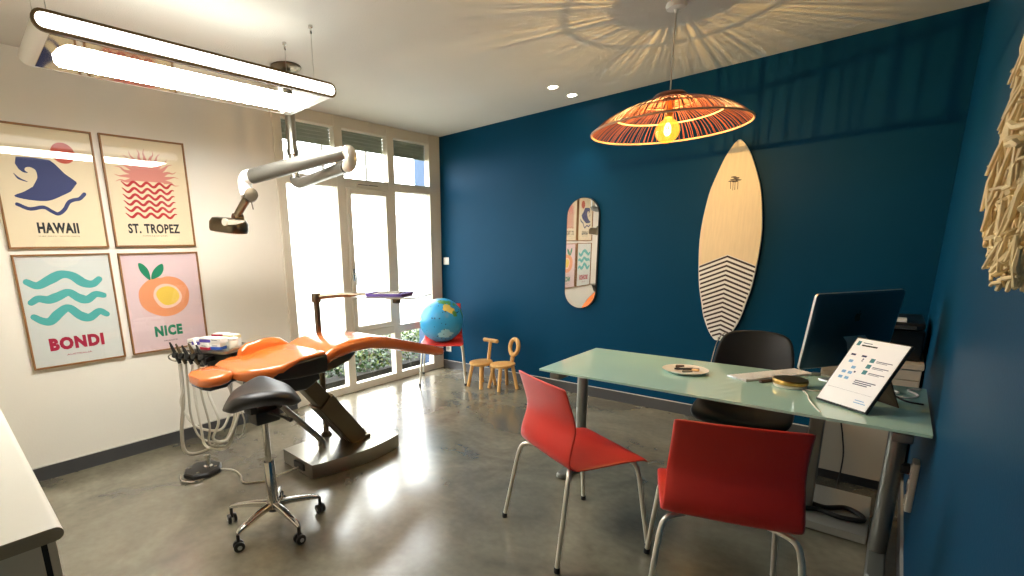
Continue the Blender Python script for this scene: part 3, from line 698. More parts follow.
# ================================================================ SADDLE STOOL
t = thing('saddle_stool', 'black saddle stool on a chrome five-star castor base', 'stool', (-2.215, 1.065, 0), 0)
legdirs = [216, 288, 0, 72, 144]
b = MB(M['chrome']); b.lathe([(.026, .10), (.034, .105), (.034, .135), (.030, .15), (.028, .36), (.026, .365)], n=22); b.m(M['blackp']).lathe([(.02, .085), (.03, .09), (.03, .104)], n=20); b.build('outer_column', t)
b = MB(M['chrome']); b.cyl((0, 0, .36), (0, 0, .60), .017, n=18); b.build('gas_lift', t)
for a_ in legdirs:
    ca, sa = math.cos(R(a_)), math.sin(R(a_)); P = lambda r, z, w=0: (r * ca - w * sa, r * sa + w * ca, z)
    b = MB(M['chrome'])
    b.loft([[P(r + v * .0, z + v, u) for u, v in rrect(w_, h_, .008, 3)] for r, z, w_, h_ in ((.02, .125, .036, .034), (.10, .121, .034, .030), (.19, .108, .030, .024), (.235, .098, .026, .022), (.25, .09, .018, .016))])
    lg = b.build('leg', t)
    b = MB(M['blackp'])
    cx_, cz_ = .245, .026
    sw = R(a_ * 3.7 % 360); c0 = Vector(P(cx_, cz_)); axv = Vector((math.cos(sw), math.sin(sw), 0))
    for s_ in (-1, 1):
        b.lathe([(.012, -.008), (.023, -.008), (.026, -.005), (.026, .005), (.023, .008), (.012, .008)], c0 + axv * .014 * s_, 18, axv)
    b.m(M['alu'])
    for s_ in (-1, 1): b.lathe([(.001, -.0005), (.011, -.0005), (.011, .0005), (.001, .0005)], c0 + axv * .0235 * s_, 12, axv)
    b.m(M['blackp']).cyl(c0 + Vector((0, 0, .012)), P(cx_, .088), .009, n=10); b.box(c0 - Vector((.008, .008, -.005)), c0 + Vector((.008, .008, .032)), .003)
    b.build('castor', lg)
b = MB(M['blackp']); b.box((-.05, -.065, .585), (.05, .065, .65), .008); b.box((-.04, -.085, .645), (.04, -.05, .705), .004); b.box((-.04, .05, .645), (.04, .085, .705), .004); b.tube([(.05, .0, .64), (.12, .04, .625), (.17, .055, .615)], [.008, .007, .012], 8); b.build('tilt_mechanism', t)
b = MB(M['chrome']); b.tube([(.028, .015, .13), (.05, .03, .17), (.055, .03, .20)], .006, 8); b.build('height_lever', t)
# saddle seat: wings droop left and right, horn at the far side
ang = R(64)   # sitting direction: towards the chair
sd = MB(M['blackl'])
nu, nv = 13, 11
def sad(u, v, topside):
    # u across -1..1, v back -1 .. front 1, mapped from a square to a rounded outline
    uu, vv = u * math.sqrt(1 - .42 * v * v), v * math.sqrt(1 - .42 * u * u)
    x_ = uu * .190; y_ = vv * .165 + .02 * uu * uu * (1 if vv < 0 else -1)
    arch = .062 * abs(uu) ** 2.4
    if topside:
        z_ = .768 - arch * 1.0 + .040 * math.exp(-(uu * 2.9) ** 2) * max(0, vv) ** 1.5 + .012 * max(0, -vv) ** 2
    else:
        z_ = .690 - arch * .82 + .018 * (abs(vv) ** 3)
    edge = max(abs(u), abs(v))
    if edge > .99: z_ += -.026 if topside else .026
    return Vector((x_, y_, z_))
rt_ = Matrix.Rotation(ang, 3, 'Z')
top_ = [[sd.bm.verts.new(rt_ @ sad(-1 + 2 * i / (nu - 1), -1 + 2 * j / (nv - 1), True)) for i in range(nu)] for j in range(nv)]
bot_ = [[sd.bm.verts.new(rt_ @ sad(-1 + 2 * i / (nu - 1), -1 + 2 * j / (nv - 1), False)) for i in range(nu)] for j in range(nv)]
for j in range(nv - 1):
    for i in range(nu - 1):
        sd.face((top_[j][i], top_[j][i + 1], top_[j + 1][i + 1], top_[j + 1][i])); sd.face((bot_[j][i], bot_[j + 1][i], bot_[j + 1][i + 1], bot_[j][i + 1]))
for i in range(nu - 1):
    sd.face((top_[0][i], bot_[0][i], bot_[0][i + 1], top_[0][i + 1])); sd.face((top_[-1][i], top_[-1][i + 1], bot_[-1][i + 1], bot_[-1][i]))
for j in range(nv - 1):
    sd.face((top_[j][0], top_[j + 1][0], bot_[j + 1][0], bot_[j][0])); sd.face((top_[j][-1], bot_[j][-1], bot_[j + 1][-1], top_[j + 1][-1]))
sd.build('saddle_seat', t, mods=(SUBS,), angle=180)

# ================================================================ RED SHELL CHAIRS
def shell_grid(b, st, n=9):
    """stations (y, z, half width, dish, dy at rim): a bent sheet"""
    rows = []
    for (y, z, hw, dish, dyr) in st:
        rows.append([b.bm.verts.new((hw * u, y + dyr * u * u, z + dish * u * u)) for u in [-1 + 2 * k / (n - 1) for k in range(n)]])
    for i in range(len(rows) - 1):
        for j in range(n - 1): b.face((rows[i][j], rows[i][j + 1], rows[i + 1][j + 1], rows[i + 1][j]))
def red_chair(lab, loc, rotz):
    t = thing('shell_chair', lab, 'chair', loc, rotz, 'red shell chairs')
    b = MB(M['redc'])
    st = [(.237, .424, .216, .0, 0), (.228, .440, .226, .0, 0), (.20, .447, .229, 0, 0), (.10, .448, .228, .004, 0), (-.02, .442, .223, .006, 0), (-.10, .440, .219, .006, 0), (-.150, .446, .216, .003, .003), (-.182, .459, .214, 0, .006), (-.193, .487, .213, 0, .008), (-.190, .522, .211, 0, .010), (-.180, .56, .209, 0, .010), (-.167, .60, .207, 0, .010), (-.161, .635, .205, 0, .010), (-.166, .67, .203, 0, .010), (-.180, .715, .201, 0, .010), (-.196, .76, .199, 0, .010), (-.210, .80, .199, 0, .010), (-.218, .818, .198, 0, .010), (-.2195, .822, .197, 0, .010)]
    shell_grid(b, st); b.build('seat_shell', t, mods=(('SOLIDIFY', dict(thickness=.011, offset=0)), ('SUBSURF', dict(levels=1, render_levels=1))), angle=180)
    for s in (-1, 1):
        for (fy, ty) in ((-.255, -.175), (.245, .175)):
            b = MB(M['satin'])
            foot, tp = Vector((s * .243, fy, .012)), Vector((s * .208, ty - .012 * (1 if fy < 0 else -1), .418))
            pts = [foot, foot + (tp - foot) * .5, foot + (tp - foot) * .86] + [tp + Vector((-s * .006, .004 * (1 if fy < 0 else -1), -.006)), tp + Vector((-s * .03, .024 * (1 if fy < 0 else -1), .014)), tp + Vector((-s * .09, .075 * (1 if fy < 0 else -1), .016))]
            P = pts[:2] + sub(pts[2:], 5)
            b.tube(P, .0105, 10); lg = b.build('leg', t)
            b = MB(M['rubber']); b.lathe([(.012, 0), (.0135, .003), (.0135, .022), (.011, .026)], (foot.x, foot.y, 0), 14); b.build('foot_cap', lg)
    b = MB(M['satin'])
    for s in (-1, 1): b.tube([(s * .12, -.12, .434), (s * .12, .12, .436)], .009, 8)
    b.tube([(-.12, 0, .434), (.12, 0, .434)], .009, 8); b.build('under_frame', t)
    return t
chair_a = red_chair('red shell chair standing at the left end of the glass desk', (-1.015, 2.05, 0), R(-27))
dup(chair_a, (-.368, 1.962, 0), R(18.5), 'red shell chair with its back to the viewer before the paper sign')
dup(chair_a, (-3.463, 3.782, 0), R(-140.3), 'red shell chair in the window corner carrying a globe ball')

# globe ball
def globe():
    r = .232
    b = MB(M['sea'], M['land_g'], M['land_y'], M['land_t'], M['ice'], M['ink'])
    b2 = bmesh.new(); bmesh.ops.create_icosphere(b2, subdivisions=6, radius=r)
    g = random.Random(11)
    view = (Vector((0, 0, CAMZ)) - Vector((-3.44, 3.71, .68))).normalized()
    right = view.cross(Vector((0, 0, 1))).normalized() * -1; upv = Vector((0, 0, 1)); 
    blobs = []
    def bl(u, v, rad, mi):   # direction seen from the room
        n = (view * math.sqrt(max(.02, 1 - min(.98, u * u + v * v))) + right * u + upv * v).normalized(); blobs.append((n, rad, mi))
    for u, v, rad, mi in ((.30, .55, .20, 2), (.42, .50, .17, 2), (.52, .40, .16, 2), (.62, .28, .13, 1), (.25, .66, .12, 2), (.1, .85, .16, 1), (-.05, .9, .12, 1), (.35, .82, .14, 1), (-.95, .1, .14, 3), (-.93, .25, .12, 1), (-.97, -.1, .1, 2), (.15, -.55, .22, 4), (.3, -.62, .2, 4), (.0, -.6, .16, 4), (.6, .72, .1, 1)):
        bl(u, v, rad, mi)
    for _ in range(26):
        n = Vector((g.uniform(-1, 1), g.uniform(-1, 1), g.uniform(-1, 1))).normalized()
        if n.dot(view) < .25: blobs.append((n, g.uniform(.12, .4), g.choice((1, 2, 3))))
    for _ in range(120):
        n = Vector((g.uniform(-1, 1), g.uniform(-1, 1), g.uniform(-1, 1))).normalized(); blobs.append((n, g.uniform(.018, .04), 5))
    for f in b2.faces:
        n = f.calc_center_median().normalized(); mi = 0
        wob = .03 * math.sin(n.x * 23) * math.sin(n.y * 19 + 1) + .02 * math.sin(n.z * 41)
        for bn, rad, k in blobs:
            d_ = math.acos(max(-1, min(1, n.dot(bn)))) + (wob if rad > .06 else 0)
            if d_ < rad: mi = k
        f.material_index = mi
    me = bpy.data.meshes.new('globe_ball'); b2.to_mesh(me); b2.free()
    for m_ in b.mats: me.materials.append(m_)
    for p in me.polygons: p.use_smooth = True
    b.bm.free()
    o = bpy.data.objects.new('globe_ball', me); COL.objects.link(o); o.location = (-3.405, 3.700, .449 + r)
    tag(o, 'inflatable globe ball with blue sea and yellow land on a red chair', 'globe')
    v = MB(M['whitep']); v.lathe([(.008, -.003), (.008, .004), (.001, .005)], view * -r, 12, -view); v.build('valve', o)
globe()

# ================================================================ WOODEN CHILDREN'S CHAIRS
def kids_chair(lab, loc, rotz, kind):
    t = thing('child_chair', lab, 'child chair', loc, rotz, 'small wooden chairs by the blue wall')
    b = MB(M['wood'])
    out = [(.108 * math.cos(2 * PI * k / 28) * (1 - .14 * math.sin(2 * PI * k / 28)), .135 * math.sin(2 * PI * k / 28)) for k in range(28)]
    b.loft([[(x_ * s_, y_ * s_, z_) for x_, y_ in out] for z_, s_ in ((.232, .9), (.236, .97), (.245, 1), (.258, 1), (.264, .96), (.266, .9))]); b.build('seat', t)
    for sx_ in (-1, 1):
        for sy_ in (-1, 1):
            b = MB(M['wood']); b.tube([(sx_ * .088, sy_ * .112, 0), (sx_ * .06, sy_ * .075, .236)], [.0165, .019], 14); b.build('leg', t)
    b = MB(M['wood'])
    if kind == 't':
        b.tube([(0, .105, .25), (0, .125, .36), (0, .142, .455)], [.019, .018, .018], 14); b.build('back_post', t)
        b = MB(M['wood']); b.tube([(-.098, .143, .462), (-.09, .143, .462), (.09, .143, .462), (.098, .143, .462)], [.014, .021, .021, .014], 14); b.build('back_bar', t)
    else:
        b.tube([(0, .105, .25), (0, .122, .335)], [.02, .02], 14); b.build('back_post', t)
        b = MB(M['wood']); b.tube([(.068 * math.cos(2 * PI * k / 36), .135 + .014 * math.sin(2 * PI * k / 36), .418 + .078 * math.sin(2 * PI * k / 36)) for k in range(36)], .022, 12, closed=True); b.build('back_ring', t)
kids_chair('small wooden child chair with a T-shaped backrest bar', (-2.995, 3.862, 0), R(-4), 't')
kids_chair('small wooden child chair with a round ring backrest', (-2.762, 3.915, 0), R(-20), 'o')

# ================================================================ GLASS DESK
DX0, DX1, DY0, DY1, DZ = -1.385, .160, 2.312, 3.032, .74
t = thing('glass_desk', 'pale green glass topped desk on grey steel T-shaped legs', 'desk', (0, 2.67, 0))
P = lambda x, y, z: (x, y - 2.67, z)
b = MB(M['glass_top']); b.prism(rrect(DX1 - DX0, DY1 - DY0, .004, 3, (DX0 + DX1) / 2, (DY0 + DY1) / 2 - 2.67), DZ - .001, DZ)
b.m(M['glass_edge']).prism(rrect(DX1 - DX0, DY1 - DY0, .004, 3, (DX0 + DX1) / 2, (DY0 + DY1) / 2 - 2.67), DZ - .011, DZ - .001); b.build('glass_top', t, smooth=False)
for lx_ in (-1.338, .092):
    b = MB(M['grey_metal'])
    b.lathe([(.029, .03), (.032, .035), (.032, .66), (.029, .665)], P(lx_, 2.76, 0), 24)
    b.box(P(lx_ - .03, 2.40, .665), P(lx_ + .03, 2.98, .70), .006); b.box(P(lx_ - .05, 2.72, .70), P(lx_ + .05, 2.80, .7285), .004); lg = b.build('leg', t)
    b = MB(M['grey_metal'])
    foot = [(lx_ + u, v - 2.67) for u, v in rrect(.062, .62, .03, 6, 0, 2.76 + .05)]
    b.loft([[(x_, y_, z_) for x_, y_ in foot] for z_ in (.012, .03)] + [[(lx_ + (x_ - lx_) * .8, y_ * .98 + .002, .038) for x_, y_ in foot]]); b.build('foot_bar', lg)
    b = MB(M['blackp'])
    for yy in (2.55, 3.06): b.lathe([(.022, 0), (.022, .010), (.016, .0125)], P(lx_, yy, 0), 16)
    b.build('levelling_foot', lg)
b = MB(M['grey_metal']); b.box(P(-1.29, 2.735, .672), P(.06, 2.785, .698), .004); b.build('cross_beam', t, smooth=False)
b = MB(M['grey_metal']); b.box(P(-.225, 2.985, .045), P(-.165, 3.025, .7285), .006); b.build('rear_post', t, smooth=False)
b = MB(M['plate']); b.box(P(-.235, 2.84, .004), P(.055, 3.33, .045), .004); b.build('floor_plate', t, smooth=False)

# cables lying on the floor plate
tag(MB(M['rubber']).tube(sub([(-.22, 3.05, .057), (-.12, 3.02, .057), (-.04, 3.08, .057), (.02, 3.04, .057), (.03, 2.98, .057), (-.05, 2.95, .057), (-.14, 2.97, .057), (-.21, 2.93, .057)], 8), .012, 8).build('power_cable'), 'thick black cable coiled on the low floor plate under the desk', 'cable')
tag(MB(M['rubber']).tube(sub([(-.095, 3.33, .72), (-.10, 3.28, .60), (-.12, 3.26, .50), (-.10, 3.26, .38), (-.085, 3.30, .25), (-.09, 3.35, .08), (-.10, 3.36, .012), (-.14, 3.38, .008)], 8), .0035, 6).build('hanging_cable'), 'thin black cable hanging in front of the beige cabinet', 'cable')
# power strip on the right wall under the desk
t = thing('wall_power_strip', 'pale power strip on the blue wall under the desk corner', 'power strip', (XR, 2.75, .27), R(-90))
b = MB(M['cream']); b.box((-.04, -.022, 0), (.04, 0, .22), .005); b.build('strip_body', t)
for k in range(3):
    b = MB(M['whitep']); b.lathe([(.024, 0), (.024, .003), (.018, .003), (.016, -.001), (.001, -.001)], (0, -.0225, .04 + .07 * k), 18, (0, -1, 0)); b.build('socket', t)
b = MB(M['whitep']); b.tube(sub([(.0, -.05, .18), (-.02, -.07, .25), (.02, -.05, .34), (.04, -.045, .42)], 6), .004, 6)
b.m(M['rubber']).box((-.02, -.055, .16), (.02, -.0258, .20), .006); b.build('plug_lead', t)

# ================================================================ BLACK OFFICE SHELL CHAIR
t = thing('black_shell_chair', 'black leather shell chair behind the glass desk', 'chair', (-.535, 3.10, 0), R(184))
b = MB(M['blackl'])
st = [(.235, .425, .20, .012, -.03), (.225, .448, .225, .012, -.03), (.17, .462, .238, .016, -.012), (.06, .455, .24, .035, 0), (-.06, .448, .236, .05, 0), (-.15, .458, .228, .055, .01), (-.205, .50, .22, .04, .03), (-.232, .57, .212, .015, .05), (-.25, .66, .205, 0, .055), (-.268, .76, .196, 0, .05), (-.285, .84, .178, 0, .04), (-.292, .878, .15, -.012, .03), (-.293, .888, .12, -.012, .025)]
shell_grid(b, st, 11); b.build('seat_shell', t, mods=(('SOLIDIFY', dict(thickness=.022, offset=0)), SUBS), angle=180)
b = MB(M['chrome'])
rim = [(hw_ * s_ * 1.0, y_ + dyr_ , z_ + di_) for s_, sl in ((1, st[5:]), ) for (y_, z_, hw_, di_, dyr_) in sl]
b.tube(sub([(x_ + .006, y_, z_) for x_, y_, z_ in rim[:-1]], 3), .0035, 6); b.build('edge_trim', t)
for sx_ in (-1, 1):
    for sy_ in (-1, 1):
        b = MB(M['blackp']); b.tube([(sx_ * .20, sy_ * .21, 0), (sx_ * .10, sy_ * .10, .42)], [.012, .017], 12); b.build('leg', t)
b = MB(M['blackp']); b.box((-.13, -.13, .405), (.13, .13, .425), .005); b.build('under_frame', t)

# ================================================================ THINGS ON THE DESK
# computer
d2 = Vector((.55, .835, 0)).normalized()
t = thing('desktop_computer', 'slim all-in-one computer seen from the back on the glass desk', 'computer', (-.122, 2.975, DZ), math.atan2(d2.y, d2.x))
W, HB, HT = .515, .075, .432
b = MB(M['screen_alu'])
tl = Matrix.Rotation(R(6), 3, 'X')
def tilt(p): return tl @ (Vector(p) - Vector((0, 0, .25))) + Vector((0, 0, .25))
b.loft([[tilt((p[0], y_, p[1] + (HB + HT) / 2)) for p in rrect(W * s_, (HT - HB) * s_, .016, 4)] for y_, s_ in ((-.012, .94), (-.008, .985), (-.004, 1))])
b.build('back_cover', t)
b = MB(M['alu']); b.loft([[tilt((p[0], y_, p[1] + (HB + HT) / 2)) for p in rrect(W + .001, HT - HB + .001, .016, 4)] for y_ in (-.004, .006)]); b.build('edge_band', t)
b = MB(M['blackp']); b.loft([[tilt((p[0], y_, p[1] + (HB + HT) / 2)) for p in rrect(W - .006, HT - HB - .006, .014, 4)] for y_ in (.006, .008)]); b.build('screen', t)
b = MB(M['alu']); b.loft([[(p[0], -.005 + y_, z_) for p in rrect(.13, .008, .003, 2)] for z_, y_ in ((.004, -.07), (.09, -.055), (.20, -.032), (.215, -.02), (.225, -.012))]); b.build('stand_neck', t)
b = MB(M['alu']); b.prism(rrect(.14, .145, .008, 3, 0, -.005), 0, .005); b.build('stand_foot', t)
b = MB(M['black'])
zc, s_ = .315, .021
fruit = v2([(0, .75), (.35, .88), (.72, .70), (.55, .40), (.52, .15), (.62, -.12), (.82, -.28), (.62, -.75), (.32, -.98), (0, -.88), (-.32, -.98), (-.64, -.72), (-.88, -.2), (-.85, .35), (-.6, .75), (-.3, .86)], 4)
yb = -.0135
def lg_(pts): b.ngon([tilt((-u * s_ * -1, yb, zc + v * s_)) for u, v in pts])
lg_(fruit); lg_(v2([(.02, .98), (.12, 1.32), (.38, 1.48), (.3, 1.16)], 4)); b.build('logo', t, smooth=False)
t_comp = t
# keyboard with wooden rest
t = thing('keyboard', 'white flat keyboard with a dark wood strip on the glass desk', 'keyboard', (-.395, 2.895, DZ), math.atan2(d2.y, d2.x))
b = MB(M['alu']); b.box((-.21, -.058, 0), (.21, .058, .007), .003); b.build('keyboard_base', t)
b = MB(M['whitep'])
for r_ in range(5):
    nk = 17
    for k in range(nk):
        if r_ == 0 and 3 <= k <= 7: continue
        b.box((-.203 + k * .024, -.051 + r_ * .0208, .007), (-.203 + k * .024 + .0205, -.051 + r_ * .0208 + .0175, .0105), .0015)
b.box((-.203 + 3 * .024, -.051, .007), (-.203 + 8 * .024 - .0035, -.0335, .0105), .0015); b.build('keys', t, smooth=False)
o = MB(M['brownw']).box((-.15, -.011, 0), (.0, .011, .012), .004).build('wooden_strip'); tag(o, 'narrow dark wooden strip lying along the keyboard', 'wood strip')
o.location = (-.395 + .068, 2.895 - .058, DZ); o.rotation_euler = (0, 0, math.atan2(d2.y, d2.x))
# round brass-topped puck with lead
t = thing('round_charger', 'round brass topped puck with a white lead on the desk', 'puck', (-.296, 2.725, DZ))
b = MB(M['brass']); b.lathe([(.062, .014), (.068, .017), (.07, .03), (.066, .037), (.001, .038)], n=36); b.build('brass_top', t)
b = MB(M['cream']); b.lathe([(.058, 0), (.064, .003), (.066, .013), (.06, .0145)], n=36); b.build('pale_base', t)
b = MB(M['whitep']); b.tube(sub([(.055, -.03, .006), (.09, -.035, .004), (.12, -.01, .004), (.15, .03, .004), (.155, .07, .004), (.15, .10, .005)], 7), .003, 6); b.build('lead', t)
# dish
t = thing('shallow_dish', 'shallow clear dish of odds and ends at the middle of the desk', 'dish', (-.745, 2.715, DZ))
b = MB(M['whitep']); b.lathe([(.06, 0), (.085, .003), (.108, .016), (.110, .017), (.104, .0175), (.08, .007), (.001, .005)], n=40); b.build('dish_body', t)
dish = [('pen', 'dark pen lying across the shallow dish', 'black', (-.05, -.01), (.06, .03), .006), ('lighter', 'brown stub lying in the shallow dish', 'brownw', (-.06, .04), (-.02, .05), .008), ('clip', 'grey metal clip in the shallow dish', 'grey_metal', (.0, -.05), (.045, -.035), .007), ('eraser', 'slim white stick in the shallow dish', 'whitep', (-.03, .01), (.02, .055), .006), ('cap', 'tan cap lying in the shallow dish', 'wood', (.03, .015), (.065, .0), .007)]
for n_, lab, mm, a_, c_, r_ in dish:
    o = MB(M[mm]).tube([(a_[0], a_[1], 0), (a_[0] * .9 + c_[0] * .1, a_[1] * .9 + c_[1] * .1, 0), (c_[0], c_[1], .004)], [r_ * .7, r_, r_ * .8], 10).build(n_, loc=(-.745, 2.715, DZ + .0075 + r_)); tag(o, lab, n_)
# slanted sign
BL, BR_ = Vector((-.176, 2.564, .742)), Vector((-.028, 2.423, .742))
du = (BR_ - BL).normalized()
t = thing('standing_sign', 'white information sign in a black frame leaning back on the desk', 'sign', ((BL.x + BR_.x) / 2, (BL.y + BR_.y) / 2, DZ), math.atan2(-.61, .79))
SR = Matrix.Rotation(R(-32), 3, 'X')
def sg(p): return SR @ Vector(p) + Vector((0, 0, .006))
w2, hh = .1035, .304
def flat_tilt(b):
    for v in b.bm.verts: v.co = sg(v.co)
b = MB(M['blackp']); b.box((-w2, 0, 0), (w2, .014, hh), .002); flat_tilt(b); b.build('frame', t, smooth=False)
b = MB(M['white']); b.box((-w2 + .004, -.001, .006), (w2 - .004, .0, hh - .004))
b.m(M['teal2'])
bx = lambda x0, z0, x1, z1, d_=.0016: b.ngon([(x0, -d_, z0), (x1, -d_, z0), (x1, -d_, z1), (x0, -d_, z1)])
bx(-.088, .268, -.074, .288)
for zz in (.205, .178, .151): bx(.0, zz, .017, zz + .018)
b.m(M['black']); bx(-.066, .268, -.005, .274); b.m(M['slate'])
bx(-.066, .281, -.03, .284)
for zz in (.205, .178, .151): bx(.024, zz + .008, .083, zz + .011); bx(.024, zz + .003, .066, zz + .005)
for k in range(3): bx(-.006 , .118 - k * .008, .074 - k * .012, .122 - k * .008)
b.m(M['navy'])
bx(-.083, .222, -.064, .230); bx(-.04, .222, -.021, .230); bx(-.03, .21, -.024, .216); bx(-.03, .203, -.024, .207); bx(-.03, .15, -.023, .157)
b.m(M['sky_ink'])
for (u, v) in ((-.075, .19), (-.05, .165), (-.075, .14), (-.05, .14), (-.075, .115), (-.05, .115)): bx(u, v, u + .016, v + .012)
bx(.04, .03, .085, .033); bx(.04, .04, .075, .043)
b.m(M['slate']); bx(-.09, .07, .088, .0706); 
flat_tilt(b); b.build('printed_sheet', t, smooth=False, fix=False)
b = MB(M['brownw']); b.loft([[Vector(p) for p in sec] for sec in ([(-.045, .135, .17), (.045, .135, .17), (.06, .205, 0.0), (.04, .222, .0), (-.04, .222, .0), (-.06, .205, .0)], [(-.045, .141, .17), (.045, .141, .17), (.06, .211, 0.0), (.04, .228, .0), (-.04, .228, .0), (-.06, .211, .0)])]); b.build('easel_back', t, smooth=False)
# cables on the desk
tag(MB(M['whitep']).tube(sub([(-.26, 2.72, DZ + .003), (-.22, 2.62, DZ + .003), (-.20, 2.52, DZ + .003), (-.17, 2.42, DZ + .003), (-.15, 2.37, DZ + .003)], 7), .0025, 6).build('white_cable'), 'thin white cable running to the front edge of the desk beside the sign', 'cable')
tag(MB(M['whitep']).tube(sub([(.02, 2.93, DZ + .004), (.07, 2.88, DZ + .004), (.05, 2.82, DZ + .004), (.10, 2.80, DZ + .004), (.13, 2.87, DZ + .004), (.10, 2.95, DZ + .004), (.14, 2.99, DZ + .004)], 7), .004, 6).build('looped_white_cable'), 'looped white cable on the desk behind the sign', 'cable')
tag(MB(M['rubber']).tube(sub([(-.02, 3.0, DZ + .004), (.04, 2.86, DZ + .004), (.09, 2.74, DZ + .004), (.145, 2.72, DZ + .004)], 7), .004, 6).build('black_cable'), 'black cable crossing the desk to the right wall', 'cable')
t = thing('usb_plug_cable', 'grey plug cable at the foot of the computer', 'cable', (-.15, 2.86, DZ))
b = MB(M['whitep']); b.tube(sub([(.07, .06, .004), (.03, .03, .012), (-.02, .03, .035), (-.05, .02, .04)], 6), .003, 6); b.build('lead', t)
b = MB(M['grey_metal']); b.box((-.085, .01, .033), (-.05, .03, .047), .003); b.build('plug', t)

# ================================================================ CABINET AND PRINTER IN THE CORNER
t = thing('side_cabinet', 'low beige cabinet on a dark plinth in the right corner', 'cabinet', (-.045, 3.83, 0))
b = MB(M['bisque']); b.box((-.205, -.275, .06), (.205, .29, .722), .003); b.build('body', t, smooth=False)
b = MB(M['charcoal']); b.box((-.20, -.262, 0), (.20, .28, .06)); b.build('plinth', t, smooth=False)
b = MB(M['bisque']); b.box((-.21, -.30, .722), (.21, .295, .75), .003); b.build('worktop', t, smooth=False)
b = MB(M['bisque']); b.box((-.203, -.293, .064), (.203, -.275, .66), .002); dr = b.build('door', t, smooth=False)
b = MB(M['steel']); b.box((-.19, -.304, .50), (-.18, -.293, .60), .003); b.build('handle', dr, smooth=False)
b = MB(M['bisque']); b.box((-.203, -.293, .664), (.203, -.275, .719), .002); b.build('drawer_front', t, smooth=False)
t = thing('printer', 'black desktop printer on the beige corner cabinet', 'printer', (-.04, 3.83, .75))
b = MB(M['blackp']); b.box((-.19, -.22, .0), (.19, .22, .17), .015); b.build('housing', t)
b = MB(M['blackp']); b.box((-.185, -.215, .17), (.185, .215, .21), .012); b.build('scanner_lid', t)
b = MB(M['charcoal']); b.loft([[(x_, y_, z_) for x_, y_ in ((-.15, -.215), (.15, -.215), (.15, -.30), (-.15, -.30))] for z_ in (.185, .192)]); b.build('paper_tray', t, smooth=False)
tag(MB(M['white']).box((-.085, -.06, 0), (.085, .06, .012), .001).build('paper_stack', loc=(-.015, 3.675, .9605)), 'small stack of white paper on the black printer', 'paper')

# ================================================================ ON THE BLUE WALL
# pill mirror
MW, MH = .311, .998
t = thing('pill_mirror', 'pill-shaped wall mirror with a thin black rim on the blue wall', 'mirror', (-2.108, YB, .836))
def pill(w, h, n=18):
    r = w / 2; return [(r * math.cos(R(180 * k / n)), h - r + r * math.sin(R(180 * k / n))) for k in range(n + 1)] + [(r * math.cos(R(180 + 180 * k / n)), r + r * math.sin(R(180 + 180 * k / n))) for k in range(n + 1)]
b = MB(M['blackp']); b.prism(pill(MW, MH), -.022, 0, 'xz'); b.build('rim', t)
b = MB(M['mirror']); p_ = [(x_, z_ + .005) for x_, z_ in pill(MW - .010, MH - .010)]
b.ngon([(x_, -.0235, z_) for x_, z_ in p_]); b.build('mirror_glass', t, smooth=False)
# surfboard
t = thing('surfboard', 'wooden surfboard with white chevron striped tail on the blue wall', 'surfboard', (-.93, YB - .028, .655))
half = [(0, .005), (.03, .008), (.055, .035), (.085, .085), (.125, .187), (.152, .308), (.175, .42), (.192, .58), (.2005, .77), (.191, .93), (.166, 1.10), (.142, 1.19), (.09, 1.335), (.045, 1.42), (.012, 1.462), (0, 1.466)]
hv = [(p.x, p.y) for p in sub([(a_, c_, 0) for a_, c_ in half], 5)]
outl = hv + [(-x_, z_) for x_, z_ in hv[-2:0:-1]]
cen = (0, .72)
sh = lambda s_, y_: [(cen[0] + (x_ - cen[0]) * s_, y_, cen[1] + (z_ - cen[1]) * (1 - (1 - s_) * .3)) for x_, z_ in outl]
b = MB(M['blackp']); b.box((-.03, .010, 1.0), (.03, .0278, 1.06), .002); b.box((-.03, .010, .40), (.03, .0278, .46), .002); b.build('wall_bracket', t)
b = MB(M['whitep']); b.loft([sh(.90, .012), sh(.985, .006), sh(1, 0), sh(.995, -.008), sh(.982, -.012)]); b.build('foam_core', t)
def width_at(z_):
    for (x0, z0), (x1, z1) in zip(hv, hv[1:]):
        if z0 <= z_ <= z1 and z1 > z0: return x0 + (x1 - x0) * (z_ - z0) / (z1 - z0)
    return 0
IN = .98
def clipx(f, x0, x1, n=40):
    """height f(|x|) kept where it lies inside the outline"""
    return [(x_, f(abs(x_))) for x_ in [x0 + (x1 - x0) * k / n for k in range(n + 1)]]
b = MB(M['board'])
topo = [(x_ * IN, z_) for x_, z_ in hv if z_ > .585]
apex = [( .1905 * IN, .578), (.10, .618), (0, .660)]
poly = [(0, 1.458)] + [(x_, min(z_, 1.452)) for x_, z_ in topo[::-1][1:]] + apex
poly = poly + [(-x_, z_) for x_, z_ in poly[::-1][1:-1]]
b.ngon([(x_, -.0128, z_) for x_, z_ in poly]); b.build('wood_face', t, smooth=False)
b = MB(M['stripe'])
for k in range(19):
    z0 = .655 - k * .0345
    for sgn in (-1, 1):
        pts_lo, pts_hi = [], []
        for i in range(25):
            x_ = i / 24 * .2
            za, zb = z0 - .43 * x_, z0 - .43 * x_ - .0148
            if za < .03 or width_at(max(zb, .006)) * IN < x_: break
            pts_hi.append((sgn * x_, -.0132, za)); pts_lo.append((sgn * x_, -.0132, zb))
        if len(pts_hi) > 1: b.ngon(pts_hi + pts_lo[::-1])
b.build('tail_stripes', t, smooth=False)
b = MB(M['stripe'])
for (u, v, w_) in ((-.012, 1.213, .018), (.006, 1.205, .02), (-.004, 1.196, .03), (-.022, 1.186, .022), (.018, 1.188, .022), (.0, 1.180, .02)):
    b.disc((u, v), w_, .0134, 16, .0045)
